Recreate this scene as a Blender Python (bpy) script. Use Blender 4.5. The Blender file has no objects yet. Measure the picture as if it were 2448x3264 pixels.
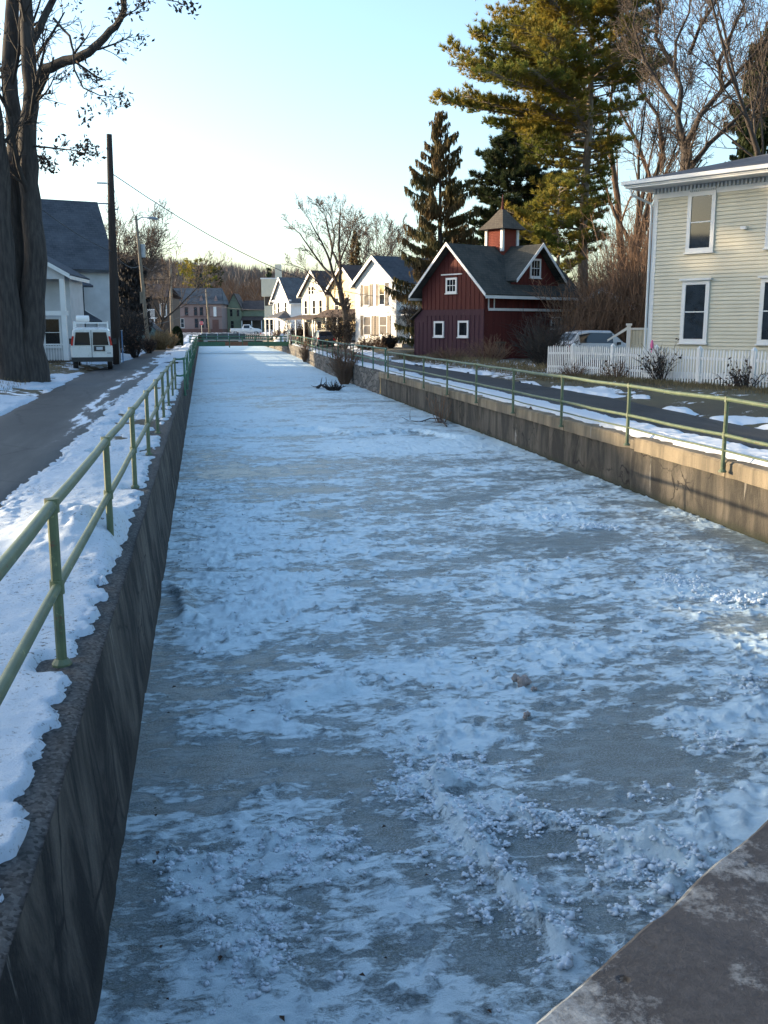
import bpy, math, random
import numpy as np
from mathutils import Vector, Matrix
sc = bpy.context.scene
COL = sc.collection
PI = math.pi

# ------------------------------------------------------------------ camera model (photo pixels 2448 x 3264)
F = 3100.0; VPX = 644.0; VPY = 1040.0; CAMZ = 3.3
PITCH = math.atan((1632 - VPY) / F)
YAW = math.atan((1224 - VPX) / math.hypot(F, 1632 - VPY))
def rot_world(r, d):
    return (r * math.cos(YAW) + d * math.sin(YAW), -r * math.sin(YAW) + d * math.cos(YAW))
def ray(px, py):
    u = (px - 1224) / F; v = (1632 - py) / F
    return u, math.cos(PITCH) + v * math.sin(PITCH), v * math.cos(PITCH) - math.sin(PITCH)
def at(px, py, D):
    u, f, z = ray(px, py); k = D / f
    x, y = rot_world(u * k, D)
    return Vector((x, y, CAMZ + z * k))
def gr(px, py, z=0.0):
    u, f, zz = ray(px, py); k = (z - CAMZ) / zz
    x, y = rot_world(u * k, f * k)
    return Vector((x, y, z))

cam = bpy.data.cameras.new('camera'); co = bpy.data.objects.new('camera', cam); COL.objects.link(co)
co.location = (0, 0, CAMZ); co.rotation_euler = (PI / 2 - PITCH, 0, -YAW)
cam.sensor_fit = 'VERTICAL'; cam.sensor_height = 36; cam.lens = F / 3264 * 36
cam.clip_start = 0.05; cam.clip_end = 6000
sc.camera = co

# ------------------------------------------------------------------ light
SUN_EL = math.radians(9.5)
SUN_AZ = math.atan2(-0.90, 0.43)            # clockwise from +Y
sd = Vector((math.sin(SUN_AZ) * math.cos(SUN_EL), math.cos(SUN_AZ) * math.cos(SUN_EL), math.sin(SUN_EL)))
w = bpy.data.worlds.new('World'); sc.world = w; w.use_nodes = True
nt = w.node_tree; bg = nt.nodes['Background']
sky = nt.nodes.new('ShaderNodeTexSky'); sky.sky_type = 'NISHITA'; sky.sun_disc = False
sky.sun_elevation = SUN_EL; sky.sun_rotation = SUN_AZ
sky.air_density = 1.0; sky.dust_density = 1.9; sky.ozone_density = 2.2
nt.links.new(sky.outputs[0], bg.inputs[0]); bg.inputs[1].default_value = 0.15
sl = bpy.data.lights.new('sun', 'SUN'); so = bpy.data.objects.new('sun', sl); COL.objects.link(so)
sl.energy = 2.9; sl.angle = math.radians(0.5); sl.color = (1.0, 0.78, 0.50)
so.rotation_euler = sd.to_track_quat('Z', 'Y').to_euler(); so.location = (-40, 20, 40)
sc.view_settings.view_transform = 'Standard'; sc.view_settings.look = 'None'
sc.view_settings.gamma = 1.0; sc.view_settings.exposure = 1.88
try: sc.cycles.max_bounces = 6; sc.cycles.diffuse_bounces = 3; sc.cycles.transparent_max_bounces = 4
except Exception: pass

# ------------------------------------------------------------------ numpy noise
_rs = np.random.RandomState(7); _perm = _rs.rand(512, 512)
def vnoise(x, y):
    xi = np.floor(x).astype(int); yi = np.floor(y).astype(int); fx = x - xi; fy = y - yi
    fx = fx * fx * (3 - 2 * fx); fy = fy * fy * (3 - 2 * fy)
    a = _perm[xi % 512, yi % 512]; b = _perm[(xi + 1) % 512, yi % 512]
    c = _perm[xi % 512, (yi + 1) % 512]; d = _perm[(xi + 1) % 512, (yi + 1) % 512]
    return (a * (1 - fx) + b * fx) * (1 - fy) + (c * (1 - fx) + d * fx) * fy
def fbm(x, y, o=4, g=0.5):
    s = 0; a = 1; t = 0
    for i in range(o):
        s = s + a * vnoise(x * 2 ** i + 17.3 * i, y * 2 ** i + 9.1 * i); t += a; a *= g
    return s / t
def sstep(a, b, x):
    t = np.clip((np.asarray(x, float) - a) / (b - a), 0, 1); return t * t * (3 - 2 * t)
def bump(a, b, c, d, x): return sstep(a, b, x) * (1 - sstep(c, d, x))

# ------------------------------------------------------------------ materials
class NT:
    def __init__(s, name):
        s.m = bpy.data.materials.new(name); s.m.use_nodes = True; s.t = s.m.node_tree; s.n = s.t.nodes; s.l = s.t.links
        s.b = s.n['Principled BSDF']; s.tc = None
    def new(s, k, **kw):
        n = s.n.new(k)
        for a, b in kw.items(): setattr(n, a, b)
        return n
    def coord(s, scale=(1, 1, 1), kind='Object', rot=(0, 0, 0)):
        if s.tc is None: s.tc = s.new('ShaderNodeTexCoord')
        mp = s.new('ShaderNodeMapping'); mp.inputs['Scale'].default_value = scale; mp.inputs['Rotation'].default_value = rot
        s.l.new(s.tc.outputs[kind], mp.inputs[0]); return mp.outputs[0]
    def noise(s, scale, detail=4, co=None, rough=0.55, dist=0.0):
        n = s.new('ShaderNodeTexNoise'); n.inputs['Scale'].default_value = scale; n.inputs['Detail'].default_value = detail
        n.inputs['Roughness'].default_value = rough; n.inputs['Distortion'].default_value = dist
        s.l.new(co if co is not None else s.coord(), n.inputs['Vector']); return n.outputs['Fac']
    def ramp(s, fac, stops):
        r = s.new('ShaderNodeValToRGB'); e = r.color_ramp.elements
        while len(e) < len(stops): e.new(0.5)
        for i, (p, c) in enumerate(stops):
            e[i].position = p; e[i].color = (c, c, c, 1) if not isinstance(c, tuple) else (*c, 1)
        s.l.new(fac, r.inputs[0]); return r.outputs[0]
    def mix(s, fac, a, b):
        m = s.new('ShaderNodeMix', data_type='RGBA')
        if isinstance(fac, float): m.inputs[0].default_value = fac
        else: s.l.new(fac, m.inputs[0])
        for i, v in ((6, a), (7, b)):
            if isinstance(v, tuple): m.inputs[i].default_value = (*v, 1)
            else: s.l.new(v, m.inputs[i])
        return m.outputs[2]
    def math(s, op, a, b=0.0):
        m = s.new('ShaderNodeMath', operation=op)
        for i, v in ((0, a), (1, b)):
            if isinstance(v, (int, float)): m.inputs[i].default_value = v
            else: s.l.new(v, m.inputs[i])
        return m.outputs[0]
    def color(s, v):
        if isinstance(v, tuple): s.b.inputs['Base Color'].default_value = (*v, 1)
        else: s.l.new(v, s.b.inputs['Base Color'])
    def rough(s, v):
        if isinstance(v, (int, float)): s.b.inputs['Roughness'].default_value = v
        else: s.l.new(v, s.b.inputs['Roughness'])
    def bump(s, h, strength=0.5, dist=0.02):
        b = s.new('ShaderNodeBump'); b.inputs['Strength'].default_value = strength; b.inputs['Distance'].default_value = dist
        s.l.new(h, b.inputs['Height']); s.l.new(b.outputs[0], s.b.inputs['Normal'])
    def attr(s, name):
        a = s.new('ShaderNodeAttribute'); a.attribute_name = name; return a.outputs['Fac']

def mul(c, k): return tuple(min(1, v * k) for v in c)
def simple(name, c, rough=0.6, var=0.18, scale=3.0, metal=0.0, bmp=0.0, stretch=(1, 1, 1), spec=None):
    t = NT(name)
    n = t.noise(scale, 5, t.coord(stretch))
    t.color(t.mix(t.ramp(n, [(0.3, 0.0), (0.7, 1.0)]), mul(c, 1 - var), mul(c, 1 + var)))
    t.rough(rough); t.b.inputs['Metallic'].default_value = metal
    if spec is not None: t.b.inputs['Specular IOR Level'].default_value = spec
    if bmp: t.bump(t.noise(scale * 6, 4, t.coord(stretch)), bmp, 0.02)
    return t.m
def island(name, c1, c2, c3=None, rough=0.75, trans=0.0):
    t = NT(name); g = t.new('ShaderNodeNewGeometry')
    n = t.noise(0.35, 3)
    c = t.mix(g.outputs['Random Per Island'], c1, c2)
    if c3: c = t.mix(t.ramp(n, [(0.42, 0.0), (0.62, 1.0)]), c, c3)
    t.color(c); t.rough(rough); t.b.inputs['Specular IOR Level'].default_value = 0.2
    if trans:
        tr = t.new('ShaderNodeBsdfTranslucent'); t.l.new(c, tr.inputs[0]); mx = t.new('ShaderNodeMixShader'); mx.inputs[0].default_value = trans
        t.l.new(t.b.outputs[0], mx.inputs[1]); t.l.new(tr.outputs[0], mx.inputs[2]); t.l.new(mx.outputs[0], t.n['Material Output'].inputs[0])
    return t.m

M = {}
M['bark'] = simple('bark', (0.055, 0.042, 0.034), 0.9, 0.35, 5, bmp=0.7, stretch=(2, 2, 0.5))
M['bark_dark'] = simple('bark_dark', (0.042, 0.035, 0.031), 0.9, 0.55, 5, bmp=1.0, stretch=(2.4, 2.4, 0.35))
M['bark_brown'] = simple('bark_brown', (0.09, 0.055, 0.036), 0.9, 0.3, 4)
M['bark_pine'] = simple('bark_pine', (0.19, 0.155, 0.12), 0.9, 0.4, 4, bmp=0.5, stretch=(1.5, 1.5, 0.6))
M['twig'] = simple('twig', (0.075, 0.055, 0.043), 0.85, 0.25, 0.7)
M['twig_brown'] = simple('twig_brown', (0.15, 0.085, 0.05), 0.85, 0.3, 0.6)
M['twig_dark'] = simple('twig_dark', (0.026, 0.021, 0.018), 0.85, 0.3, 0.7)
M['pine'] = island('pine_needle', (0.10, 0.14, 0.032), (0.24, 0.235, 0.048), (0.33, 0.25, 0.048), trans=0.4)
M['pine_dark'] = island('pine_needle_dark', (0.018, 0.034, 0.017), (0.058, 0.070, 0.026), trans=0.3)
M['spruce'] = island('spruce_needle', (0.045, 0.055, 0.026), (0.13, 0.11, 0.045), (0.12, 0.08, 0.04), trans=0.35)
M['cedar'] = island('cedar_leaf', (0.012, 0.03, 0.014), (0.03, 0.05, 0.02))
M['blue_spruce'] = island('blue_spruce_needle', (0.02, 0.034, 0.032), (0.04, 0.055, 0.045))
M['leaf_dead'] = island('dead_leaf', (0.05, 0.035, 0.028), (0.10, 0.065, 0.045))
M['grass_dead'] = island('dead_grass', (0.11, 0.085, 0.045), (0.22, 0.17, 0.09))
M['grass_tan'] = island('tan_grass', (0.16, 0.115, 0.06), (0.30, 0.22, 0.12))
M['shrub_brown'] = island('shrub_brown', (0.085, 0.05, 0.036), (0.16, 0.09, 0.06))
M['far_wood'] = island('far_wood', (0.135, 0.085, 0.058), (0.24, 0.145, 0.092), (0.17, 0.10, 0.062))
M['far_hill_wood'] = island('far_hill_wood', (0.13, 0.105, 0.095), (0.20, 0.16, 0.14))
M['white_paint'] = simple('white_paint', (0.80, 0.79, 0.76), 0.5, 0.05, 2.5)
M['white_shaded'] = simple('white_shaded_paint', (0.50, 0.50, 0.50), 0.6, 0.10, 1.5)  # white paint darkened to put shade on the left house and porch wing
M['picket_white'] = simple('picket_white', (0.66, 0.66, 0.65), 0.6, 0.14, 3, stretch=(6, 6, 0.6))
M['trim_white'] = simple('trim_white', (0.68, 0.67, 0.65), 0.5, 0.05, 2)
M['cream'] = simple('cream_siding', (0.56, 0.515, 0.40), 0.6, 0.08, 1.2)
M['ivory'] = simple('ivory_siding', (0.78, 0.72, 0.54), 0.6, 0.06, 1.2)
M['tan'] = simple('tan_siding', (0.62, 0.48, 0.26), 0.65, 0.08, 1.2)
M['pink'] = simple('pink_siding', (0.22, 0.155, 0.145), 0.8, 0.08, 0.8)
M['brick_far'] = simple('brick_base', (0.13, 0.065, 0.055), 0.85, 0.12, 1.5)
M['green_siding'] = simple('green_siding', (0.16, 0.19, 0.13), 0.7, 0.1, 1)
M['teal'] = simple('teal_siding', (0.16, 0.25, 0.24), 0.7, 0.15, 1)
M['shutter'] = simple('shutter_brown', (0.085, 0.058, 0.042), 0.6, 0.15, 3)
M['dark_wood'] = simple('dark_wood', (0.06, 0.045, 0.035), 0.8, 0.2, 3)
M['pole_wood'] = simple('pole_wood', (0.03, 0.021, 0.017), 0.9, 0.3, 4, bmp=0.4, stretch=(4, 4, 0.4))
M['pole_pale'] = simple('pole_pale', (0.22, 0.175, 0.125), 0.9, 0.25, 3, stretch=(4, 4, 0.4))
M['metal_grey'] = simple('metal_grey', (0.32, 0.34, 0.36), 0.4, 0.1, 4, metal=0.5)
M['wire'] = simple('wire_black', (0.03, 0.03, 0.032), 0.6, 0.05, 3)
M['black_rubber'] = simple('black_rubber', (0.018, 0.018, 0.019), 0.75, 0.2, 8)
M['dark_plastic'] = simple('dark_plastic', (0.022, 0.023, 0.026), 0.5, 0.1, 5)
M['red_lamp'] = simple('red_lamp', (0.45, 0.02, 0.018), 0.2, 0.1, 9)
M['red_sign'] = simple('red_sign', (0.55, 0.03, 0.04), 0.4, 0.05, 9)
M['plate'] = simple('plate_pale', (0.45, 0.47, 0.5), 0.4, 0.1, 12)
M['plate_yellow'] = simple('plate_yellow', (0.6, 0.33, 0.04), 0.4, 0.1, 12)
M['rust'] = simple('rust', (0.17, 0.085, 0.05), 0.85, 0.35, 6)
M['pink_plastic'] = simple('pink_plastic', (0.75, 0.12, 0.28), 0.4, 0.05, 5)
M['blue_post'] = simple('blue_post', (0.10, 0.17, 0.28), 0.5, 0.1, 5)
M['log'] = simple('pipe_wrap', (0.06, 0.075, 0.07), 0.8, 0.25, 2)
M['flag_stone'] = simple('pale_stone', (0.34, 0.33, 0.32), 0.85, 0.15, 3)
M['yellow_sign'] = simple('yellow_bin', (0.70, 0.42, 0.07), 0.5, 0.1, 3)

def glass(name, c=(0.012, 0.014, 0.016), r=0.04):
    t = NT(name); n = t.noise(1.6, 3); t.color(t.mix(n, mul(c, 0.7), mul(c, 1.6))); t.rough(r); t.b.inputs['Specular IOR Level'].default_value = 0.55
    t.bump(t.noise(1.1, 1), 0.05, 0.02); return t.m
M['glass'] = glass('window_glass')
M['glass_blind'] = glass('window_glass_blind', (0.16, 0.14, 0.115), 0.1)
M['car_glass'] = glass('car_glass', (0.015, 0.018, 0.022), 0.03)
def paint(name, c):
    t = NT(name); n = t.noise(2.0, 4); d = t.noise(14, 5)
    t.color(t.mix(t.ramp(d, [(0.55, 0.0), (0.75, 0.35)]), t.mix(n, mul(c, 0.9), mul(c, 1.08)), (0.16, 0.15, 0.14)))
    t.rough(t.ramp(n, [(0.3, 0.22), (0.7, 0.38)])); t.b.inputs['Coat Weight'].default_value = 0.4; return t.m
M['van_white'] = paint('van_white', (0.68, 0.68, 0.66))
M['car_silver'] = paint('car_silver', (0.42, 0.43, 0.44))
M['car_dark'] = paint('car_dark', (0.02, 0.021, 0.026))
M['car_maroon'] = paint('car_maroon', (0.035, 0.015, 0.018))
M['car_blue'] = paint('car_blue', (0.16, 0.20, 0.24))
M['car_white'] = paint('car_white', (0.7, 0.7, 0.7))

def rail_green():
    t = NT('rail_green_paint'); n = t.noise(5, 5); n2 = t.noise(22, 6, rough=0.7)
    c = t.mix(t.ramp(n, [(0.3, 0.0), (0.7, 1.0)]), (0.058, 0.085, 0.045), (0.115, 0.145, 0.075))
    c = t.mix(t.ramp(n2, [(0.60, 0.0), (0.68, 1.0)]), c, (0.24, 0.25, 0.12))
    c = t.mix(t.ramp(t.noise(9, 6, rough=0.8), [(0.605, 0.0), (0.65, 1.0)]), c, (0.12, 0.05, 0.03))
    t.color(c); t.rough(0.5); t.bump(n2, 0.3, 0.004); return t.m
M['rail'] = rail_green()
def rail_far():
    t = NT('rail_dark_green_paint'); n = t.noise(5, 5)
    c = t.mix(t.ramp(n, [(0.3, 0.0), (0.7, 1.0)]), (0.02, 0.09, 0.055), (0.045, 0.14, 0.08))
    t.color(c); t.rough(0.5); return t.m
M['rail_dark'] = rail_far()

def roof_mat(name, c1, c2, row=0.16, col=0.3, rust=None):
    t = NT(name); uv = t.coord((1, 1, 1), 'UV')
    br = t.new('ShaderNodeTexBrick'); br.inputs['Scale'].default_value = 1.0
    br.inputs['Brick Width'].default_value = col; br.inputs['Row Height'].default_value = row; br.inputs['Mortar Size'].default_value = 0.012
    br.inputs['Color1'].default_value = (*c1, 1); br.inputs['Color2'].default_value = (*c2, 1); br.inputs['Mortar'].default_value = (*mul(c1, 0.6), 1)
    t.l.new(uv, br.inputs['Vector'])
    n = t.noise(0.9, 4)
    c = t.mix(t.ramp(n, [(0.35, 0.0), (0.7, 0.5)]), br.outputs['Color'], mul(c2, 1.5))
    t.color(c); t.rough(0.85); t.b.inputs['Specular IOR Level'].default_value = 0.25
    t.bump(br.outputs['Fac'], -0.6, 0.03); return t.m
M['roof_grey'] = roof_mat('roof_grey', (0.075, 0.078, 0.085), (0.11, 0.112, 0.12))
M['roof_blue'] = roof_mat('roof_slate', (0.05, 0.056, 0.068), (0.078, 0.084, 0.096), 0.2, 0.35)
M['roof_brown'] = roof_mat('roof_brown', (0.06, 0.045, 0.042), (0.095, 0.07, 0.062))
M['roof_barn'] = roof_mat('roof_barn_shake', (0.035, 0.038, 0.037), (0.065, 0.063, 0.054), 0.2, 0.22)
M['roof_shake'] = roof_mat('roof_cupola_shake', (0.06, 0.05, 0.042), (0.10, 0.085, 0.068), 0.16, 0.18)

def barn_mat(name, c, c2):
    t = NT(name); co_ = t.coord((3.2, 3.2, 0.25)); n = t.noise(2.2, 5, co_); f = t.noise(7, 6, t.coord((1, 1, 0.4)), rough=0.7)
    c0 = t.mix(t.ramp(n, [(0.3, 0.0), (0.7, 1.0)]), c, c2)
    c0 = t.mix(t.ramp(f, [(0.62, 0.0), (0.74, 0.7)]), c0, (0.20, 0.12, 0.11))
    t.color(c0); t.rough(0.8); t.b.inputs['Specular IOR Level'].default_value = 0.3; t.bump(n, 0.3, 0.01); return t.m
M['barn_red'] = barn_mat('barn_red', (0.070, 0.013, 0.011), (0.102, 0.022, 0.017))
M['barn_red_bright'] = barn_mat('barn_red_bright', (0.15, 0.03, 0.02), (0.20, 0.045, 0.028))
M['barn_red_skylit'] = barn_mat('barn_red_sky_tint', (0.046, 0.017, 0.025), (0.068, 0.027, 0.037))  # same red wall, its purplish sky reflection mixed into the colour

def snow_mat(name, dirt=0.0, pale=(0.66, 0.70, 0.74)):
    t = NT(name); n = t.noise(3.0, 6); d = t.noise(26, 5, rough=0.75); e = t.noise(1.3, 4)
    c = t.mix(n, mul(pale, 0.90), pale)
    if dirt:
        msk = t.math('MULTIPLY', t.ramp(d, [(0.56, 0.0), (0.64, 1.0)]), t.ramp(e, [(0.36, 0.0), (0.58, dirt)]))
        c = t.mix(msk, c, (0.07, 0.055, 0.045))
    t.color(c); t.rough(0.65); t.b.inputs['Specular IOR Level'].default_value = 0.35
    t.bump(t.noise(34, 6, rough=0.7), 0.5, 0.02); return t.m
M['snow'] = snow_mat('snow_clean')
M['snow_dirty'] = snow_mat('snow_dirty', 0.98, (0.50, 0.565, 0.63))
M['snow_blue'] = snow_mat('snow_crust', 0.0, (0.64, 0.73, 0.80))
M['snow_tan'] = snow_mat('snow_tan', 0.3, (0.34, 0.29, 0.26))

def ice_mat():
    t = NT('ice_crust'); a = t.attr('snow')
    wv = t.coord((0.62, 1.15, 1), rot=(0, 0, 0.16))
    mid = t.noise(3.2, 12, wv, rough=0.70, dist=0.5); hi = t.noise(11, 12, wv, rough=0.76, dist=0.4); fine = t.noise(95, 5, rough=0.8)
    v = t.math('ADD', t.math('MULTIPLY', a, 0.72), 0.12)
    v = t.math('ADD', v, t.math('MULTIPLY', t.math('SUBTRACT', mid, 0.5), 1.35))
    v = t.math('ADD', v, t.math('MULTIPLY', t.math('SUBTRACT', hi, 0.5), 1.45))
    v = t.math('ADD', v, t.math('MULTIPLY', t.math('SUBTRACT', fine, 0.5), 0.55))
    mask = t.ramp(v, [(0.40, 0.0), (0.47, 0.32), (0.525, 0.80), (0.65, 1.0)])
    big = t.noise(0.8, 5, wv)
    icec = t.mix(t.ramp(big, [(0.35, 0.0), (0.65, 1.0)]), (0.060, 0.085, 0.066), (0.115, 0.142, 0.122))
    veil = t.ramp(t.math('ADD', t.math('MULTIPLY', t.noise(5.5, 10, wv, rough=0.74), 0.8), t.math('MULTIPLY', a, 0.22)), [(0.42, 0.0), (0.58, 0.80)])
    icec = t.mix(veil, icec, (0.26, 0.345, 0.375))
    frost = t.ramp(t.noise(60, 8, rough=0.9), [(0.47, 0.0), (0.56, 0.85)])
    icec = t.mix(frost, icec, (0.30, 0.37, 0.42))
    vo = t.new('ShaderNodeTexVoronoi'); vo.inputs['Scale'].default_value = 75; t.l.new(t.coord(), vo.inputs['Vector'])
    icec = t.mix(t.ramp(vo.outputs['Distance'], [(0.12, 0.8), (0.24, 0.0)]), icec, (0.50, 0.58, 0.63))
    snowc = t.mix(t.ramp(hi, [(0.3, 0.0), (0.7, 1.0)]), (0.45, 0.59, 0.65), (0.67, 0.79, 0.83))
    t.color(t.mix(mask, icec, snowc))
    t.rough(t.ramp(mask, [(0.0, 0.30), (0.6, 0.55), (1.0, 0.7)]))
    t.b.inputs['Specular IOR Level'].default_value = 0.45
    h = t.math('ADD', t.math('MULTIPLY', mask, 0.7), t.math('MULTIPLY', hi, 0.7)); h = t.math('ADD', h, t.math('MULTIPLY', fine, 0.35))
    t.bump(h, 0.9, 0.022); return t.m
M['ice'] = ice_mat()

def concrete(name, c, streak=1.0, dark=(0.045, 0.043, 0.038), base=None, gravel=False, sx=0.16, crack=False):
    t = NT(name); n = t.noise(1.2, 5); st = t.noise(1.7 if sx < .3 else 2.2, 8, t.coord((1, 1, sx)), rough=0.68, dist=0.6); f = t.noise(30, 6, rough=0.7)
    w_ = t.noise(2.6, 6, t.coord((1, 1, 0.10)), rough=0.7)
    c0 = t.mix(t.ramp(n, [(0.3, 0.0), (0.7, 1.0)]), mul(c, 0.75), mul(c, 1.15))
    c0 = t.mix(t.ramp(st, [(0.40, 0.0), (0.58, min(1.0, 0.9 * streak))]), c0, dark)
    c0 = t.mix(t.ramp(w_, [(0.63, 0.0), (0.70, 0.55 * streak)]), c0, (0.50, 0.47, 0.42))
    c0 = t.mix(t.ramp(f, [(0.45, 0.0), (0.75, 0.35)]), c0, mul(c, 0.5))
    if gravel:
        gv = t.new('ShaderNodeTexVoronoi'); gv.inputs['Scale'].default_value = 55; t.l.new(t.coord(), gv.inputs['Vector']); sc_ = t.new('ShaderNodeSeparateColor'); t.l.new(gv.outputs['Color'], sc_.inputs[0])
        c0 = t.mix(t.ramp(sc_.outputs[0], [(0.3, 0.0), (0.95, 0.6)]), c0, mul(c, 1.8)); c0 = t.mix(t.ramp(sc_.outputs[1], [(0.55, 0.0), (0.9, 0.8)]), c0, mul(c, 0.25))
    if crack:
        cv = t.new('ShaderNodeTexVoronoi', feature='DISTANCE_TO_EDGE'); cv.inputs['Scale'].default_value = 0.8; cm = t.new('ShaderNodeMix', data_type='VECTOR'); cm.inputs[0].default_value = 0.3
        t.l.new(t.coord((1, 1, 1.3)), cm.inputs[4]); t.l.new(t.noise(3, 6), cm.inputs[5]); t.l.new(cm.outputs[1], cv.inputs['Vector'])
        c0 = t.mix(t.math('MULTIPLY', t.ramp(cv.outputs['Distance'], [(0.004, 1.0), (0.012, 0.0)]), t.ramp(n, [(0.45, 0.0), (0.55, 0.9)])), c0, (0.015, 0.013, 0.012))
    if base:                                                   # a wet, mossy waterline at the foot
        tc = t.new('ShaderNodeSeparateXYZ'); t.l.new(t.coord(), tc.inputs[0])
        z = t.math('ADD', tc.outputs['Z'], t.math('MULTIPLY', t.noise(3, 5), 0.16))
        c0 = t.mix(t.ramp(z, [(0.10, 1.0), (0.24, 0.0)]), c0, base)
    t.color(c0); t.rough(0.88); t.b.inputs['Specular IOR Level'].default_value = 0.3
    t.bump(t.math('ADD', f, t.math('MULTIPLY', st, 0.8)), 0.7, 0.02); return t.m
M['concrete'] = concrete('concrete_stained', (0.118, 0.102, 0.080), 1.2, (0.036, 0.033, 0.028), (0.03, 0.034, 0.022), sx=0.26, crack=True)
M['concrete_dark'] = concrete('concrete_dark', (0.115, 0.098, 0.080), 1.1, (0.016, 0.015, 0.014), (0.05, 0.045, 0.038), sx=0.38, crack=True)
M['coping'] = concrete('coping_concrete', (0.27, 0.22, 0.15), 0.6)
M['coping_grey'] = concrete('gravelly_concrete', (0.085, 0.083, 0.08), 0.6, (0.03, 0.029, 0.028), gravel=True)
def slab_mat():
    t = NT('bridge_concrete'); n = t.noise(1.6, 8, rough=0.65); f = t.noise(45, 8, rough=0.8); pits = t.new('ShaderNodeTexVoronoi'); pits.inputs['Scale'].default_value = 16; t.l.new(t.coord(), pits.inputs['Vector'])
    c = t.mix(t.ramp(n, [(0.3, 0.0), (0.7, 1.0)]), (0.028, 0.033, 0.044), (0.052, 0.058, 0.072)); c = t.mix(t.ramp(f, [(0.45, 0.0), (0.72, 0.7)]), c, (0.08, 0.088, 0.105))
    c = t.mix(t.ramp(f, [(0.28, 0.8), (0.42, 0.0)]), c, (0.03, 0.028, 0.027))
    pm = t.math('MULTIPLY', t.ramp(pits.outputs['Distance'], [(0.10, 1.0), (0.2, 0.0)]), t.ramp(t.noise(4.0, 3), [(0.5, 0.0), (0.56, 1.0)]))
    c = t.mix(pm, c, (0.015, 0.014, 0.014)); fr = t.math('ADD', t.noise(2.2, 8, rough=0.7), t.math('MULTIPLY', t.math('SUBTRACT', f, 0.5), 0.3)); fm_ = t.ramp(fr, [(0.50, 0.0), (0.64, 0.85)])
    t.color(t.mix(fm_, c, (0.36, 0.42, 0.48))); t.rough(0.9); t.b.inputs['Specular IOR Level'].default_value = 0.25
    t.bump(t.math('SUBTRACT', t.math('ADD', f, n), pm), 0.8, 0.02); return t.m
M['bridge_concrete'] = slab_mat()
def rubble():
    t = NT('rubble_stone'); v = t.new('ShaderNodeTexVoronoi'); v.inputs['Scale'].default_value = 2.1
    v2 = t.new('ShaderNodeTexVoronoi', feature='DISTANCE_TO_EDGE'); v2.inputs['Scale'].default_value = 2.1
    cc = t.coord((1, 0.7, 1.5)); t.l.new(cc, v.inputs['Vector']); t.l.new(cc, v2.inputs['Vector'])
    sx = t.new('ShaderNodeSeparateColor'); t.l.new(v.outputs['Color'], sx.inputs[0])
    c = t.mix(sx.outputs[0], (0.085, 0.078, 0.068), (0.19, 0.17, 0.145))
    c = t.mix(t.ramp(v2.outputs['Distance'], [(0.02, 1.0), (0.07, 0.0)]), c, (0.05, 0.045, 0.04))
    t.color(c); t.rough(0.9); t.bump(t.ramp(v2.outputs['Distance'], [(0.0, 0.0), (0.12, 1.0)]), 0.8, 0.05); return t.m
M['rubble'] = rubble()

def asphalt():
    t = NT('asphalt_patched'); a = t.attr('snow')
    f = t.noise(60, 6, rough=0.8); n = t.noise(0.5, 4); st = t.noise(1.1, 6, t.coord((1.6, 0.22, 1)), rough=0.62)
    c = t.mix(t.ramp(n, [(0.35, 0.0), (0.65, 1.0)]), (0.018, 0.019, 0.021), (0.034, 0.034, 0.034))
    c = t.mix(t.ramp(f, [(0.4, 0.0), (0.8, 0.5)]), c, (0.065, 0.064, 0.062))
    v = t.new('ShaderNodeTexVoronoi', feature='DISTANCE_TO_EDGE'); v.inputs['Scale'].default_value = 0.55
    dn = t.noise(2.0, 4); cm = t.new('ShaderNodeMix', data_type='VECTOR'); cm.inputs[0].default_value = 0.25
    t.l.new(t.coord((1, 0.6, 1)), cm.inputs[4]); t.l.new(dn, cm.inputs[5]); t.l.new(cm.outputs[1], v.inputs['Vector'])
    c = t.mix(t.ramp(v.outputs['Distance'], [(0.006, 1.0), (0.018, 0.0)]), c, (0.012, 0.012, 0.013))
    s = t.math('ADD', t.math('MULTIPLY', t.math('SUBTRACT', st, 0.5), 1.5), a)
    s = t.math('ADD', s, t.math('MULTIPLY', t.math('SUBTRACT', f, 0.5), 0.25))
    mask = t.ramp(s, [(0.50, 0.0), (0.58, 1.0)])
    dust = t.ramp(s, [(0.10, 0.0), (0.52, 0.32)])
    c = t.mix(dust, c, (0.16, 0.155, 0.15))
    t.color(t.mix(mask, c, (0.66, 0.70, 0.75))); t.rough(t.ramp(mask, [(0.0, 0.62), (1.0, 0.7)]))
    t.b.inputs['Specular IOR Level'].default_value = 0.35
    t.bump(t.math('ADD', f, t.math('MULTIPLY', mask, 1.2)), 0.45, 0.015); return t.m
M['asphalt'] = asphalt()
def ground_mat():
    t = NT('ground_winter'); a = t.attr('snow'); n = t.noise(1.6, 7, rough=0.65); f = t.noise(40, 5, rough=0.8); n2 = t.noise(0.4, 4)
    c = t.mix(t.ramp(n2, [(0.35, 0.0), (0.65, 1.0)]), (0.075, 0.06, 0.035), (0.105, 0.09, 0.045))
    c = t.mix(t.ramp(f, [(0.4, 0.0), (0.7, 0.7)]), c, (0.035, 0.03, 0.02))
    s = t.math('ADD', t.math('MULTIPLY', t.math('SUBTRACT', n, 0.5), 1.8), a)
    s = t.math('ADD', s, t.math('MULTIPLY', t.math('SUBTRACT', f, 0.5), 0.3))
    mask = t.ramp(s, [(0.47, 0.0), (0.56, 1.0)])
    t.color(t.mix(mask, c, (0.74, 0.77, 0.80))); t.rough(0.85); t.bump(t.math('ADD', f, mask), 0.6, 0.03); return t.m
M['ground'] = ground_mat()
M['hill'] = simple('hill_floor', (0.14, 0.10, 0.075), 0.95, 0.3, 0.03)

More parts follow.
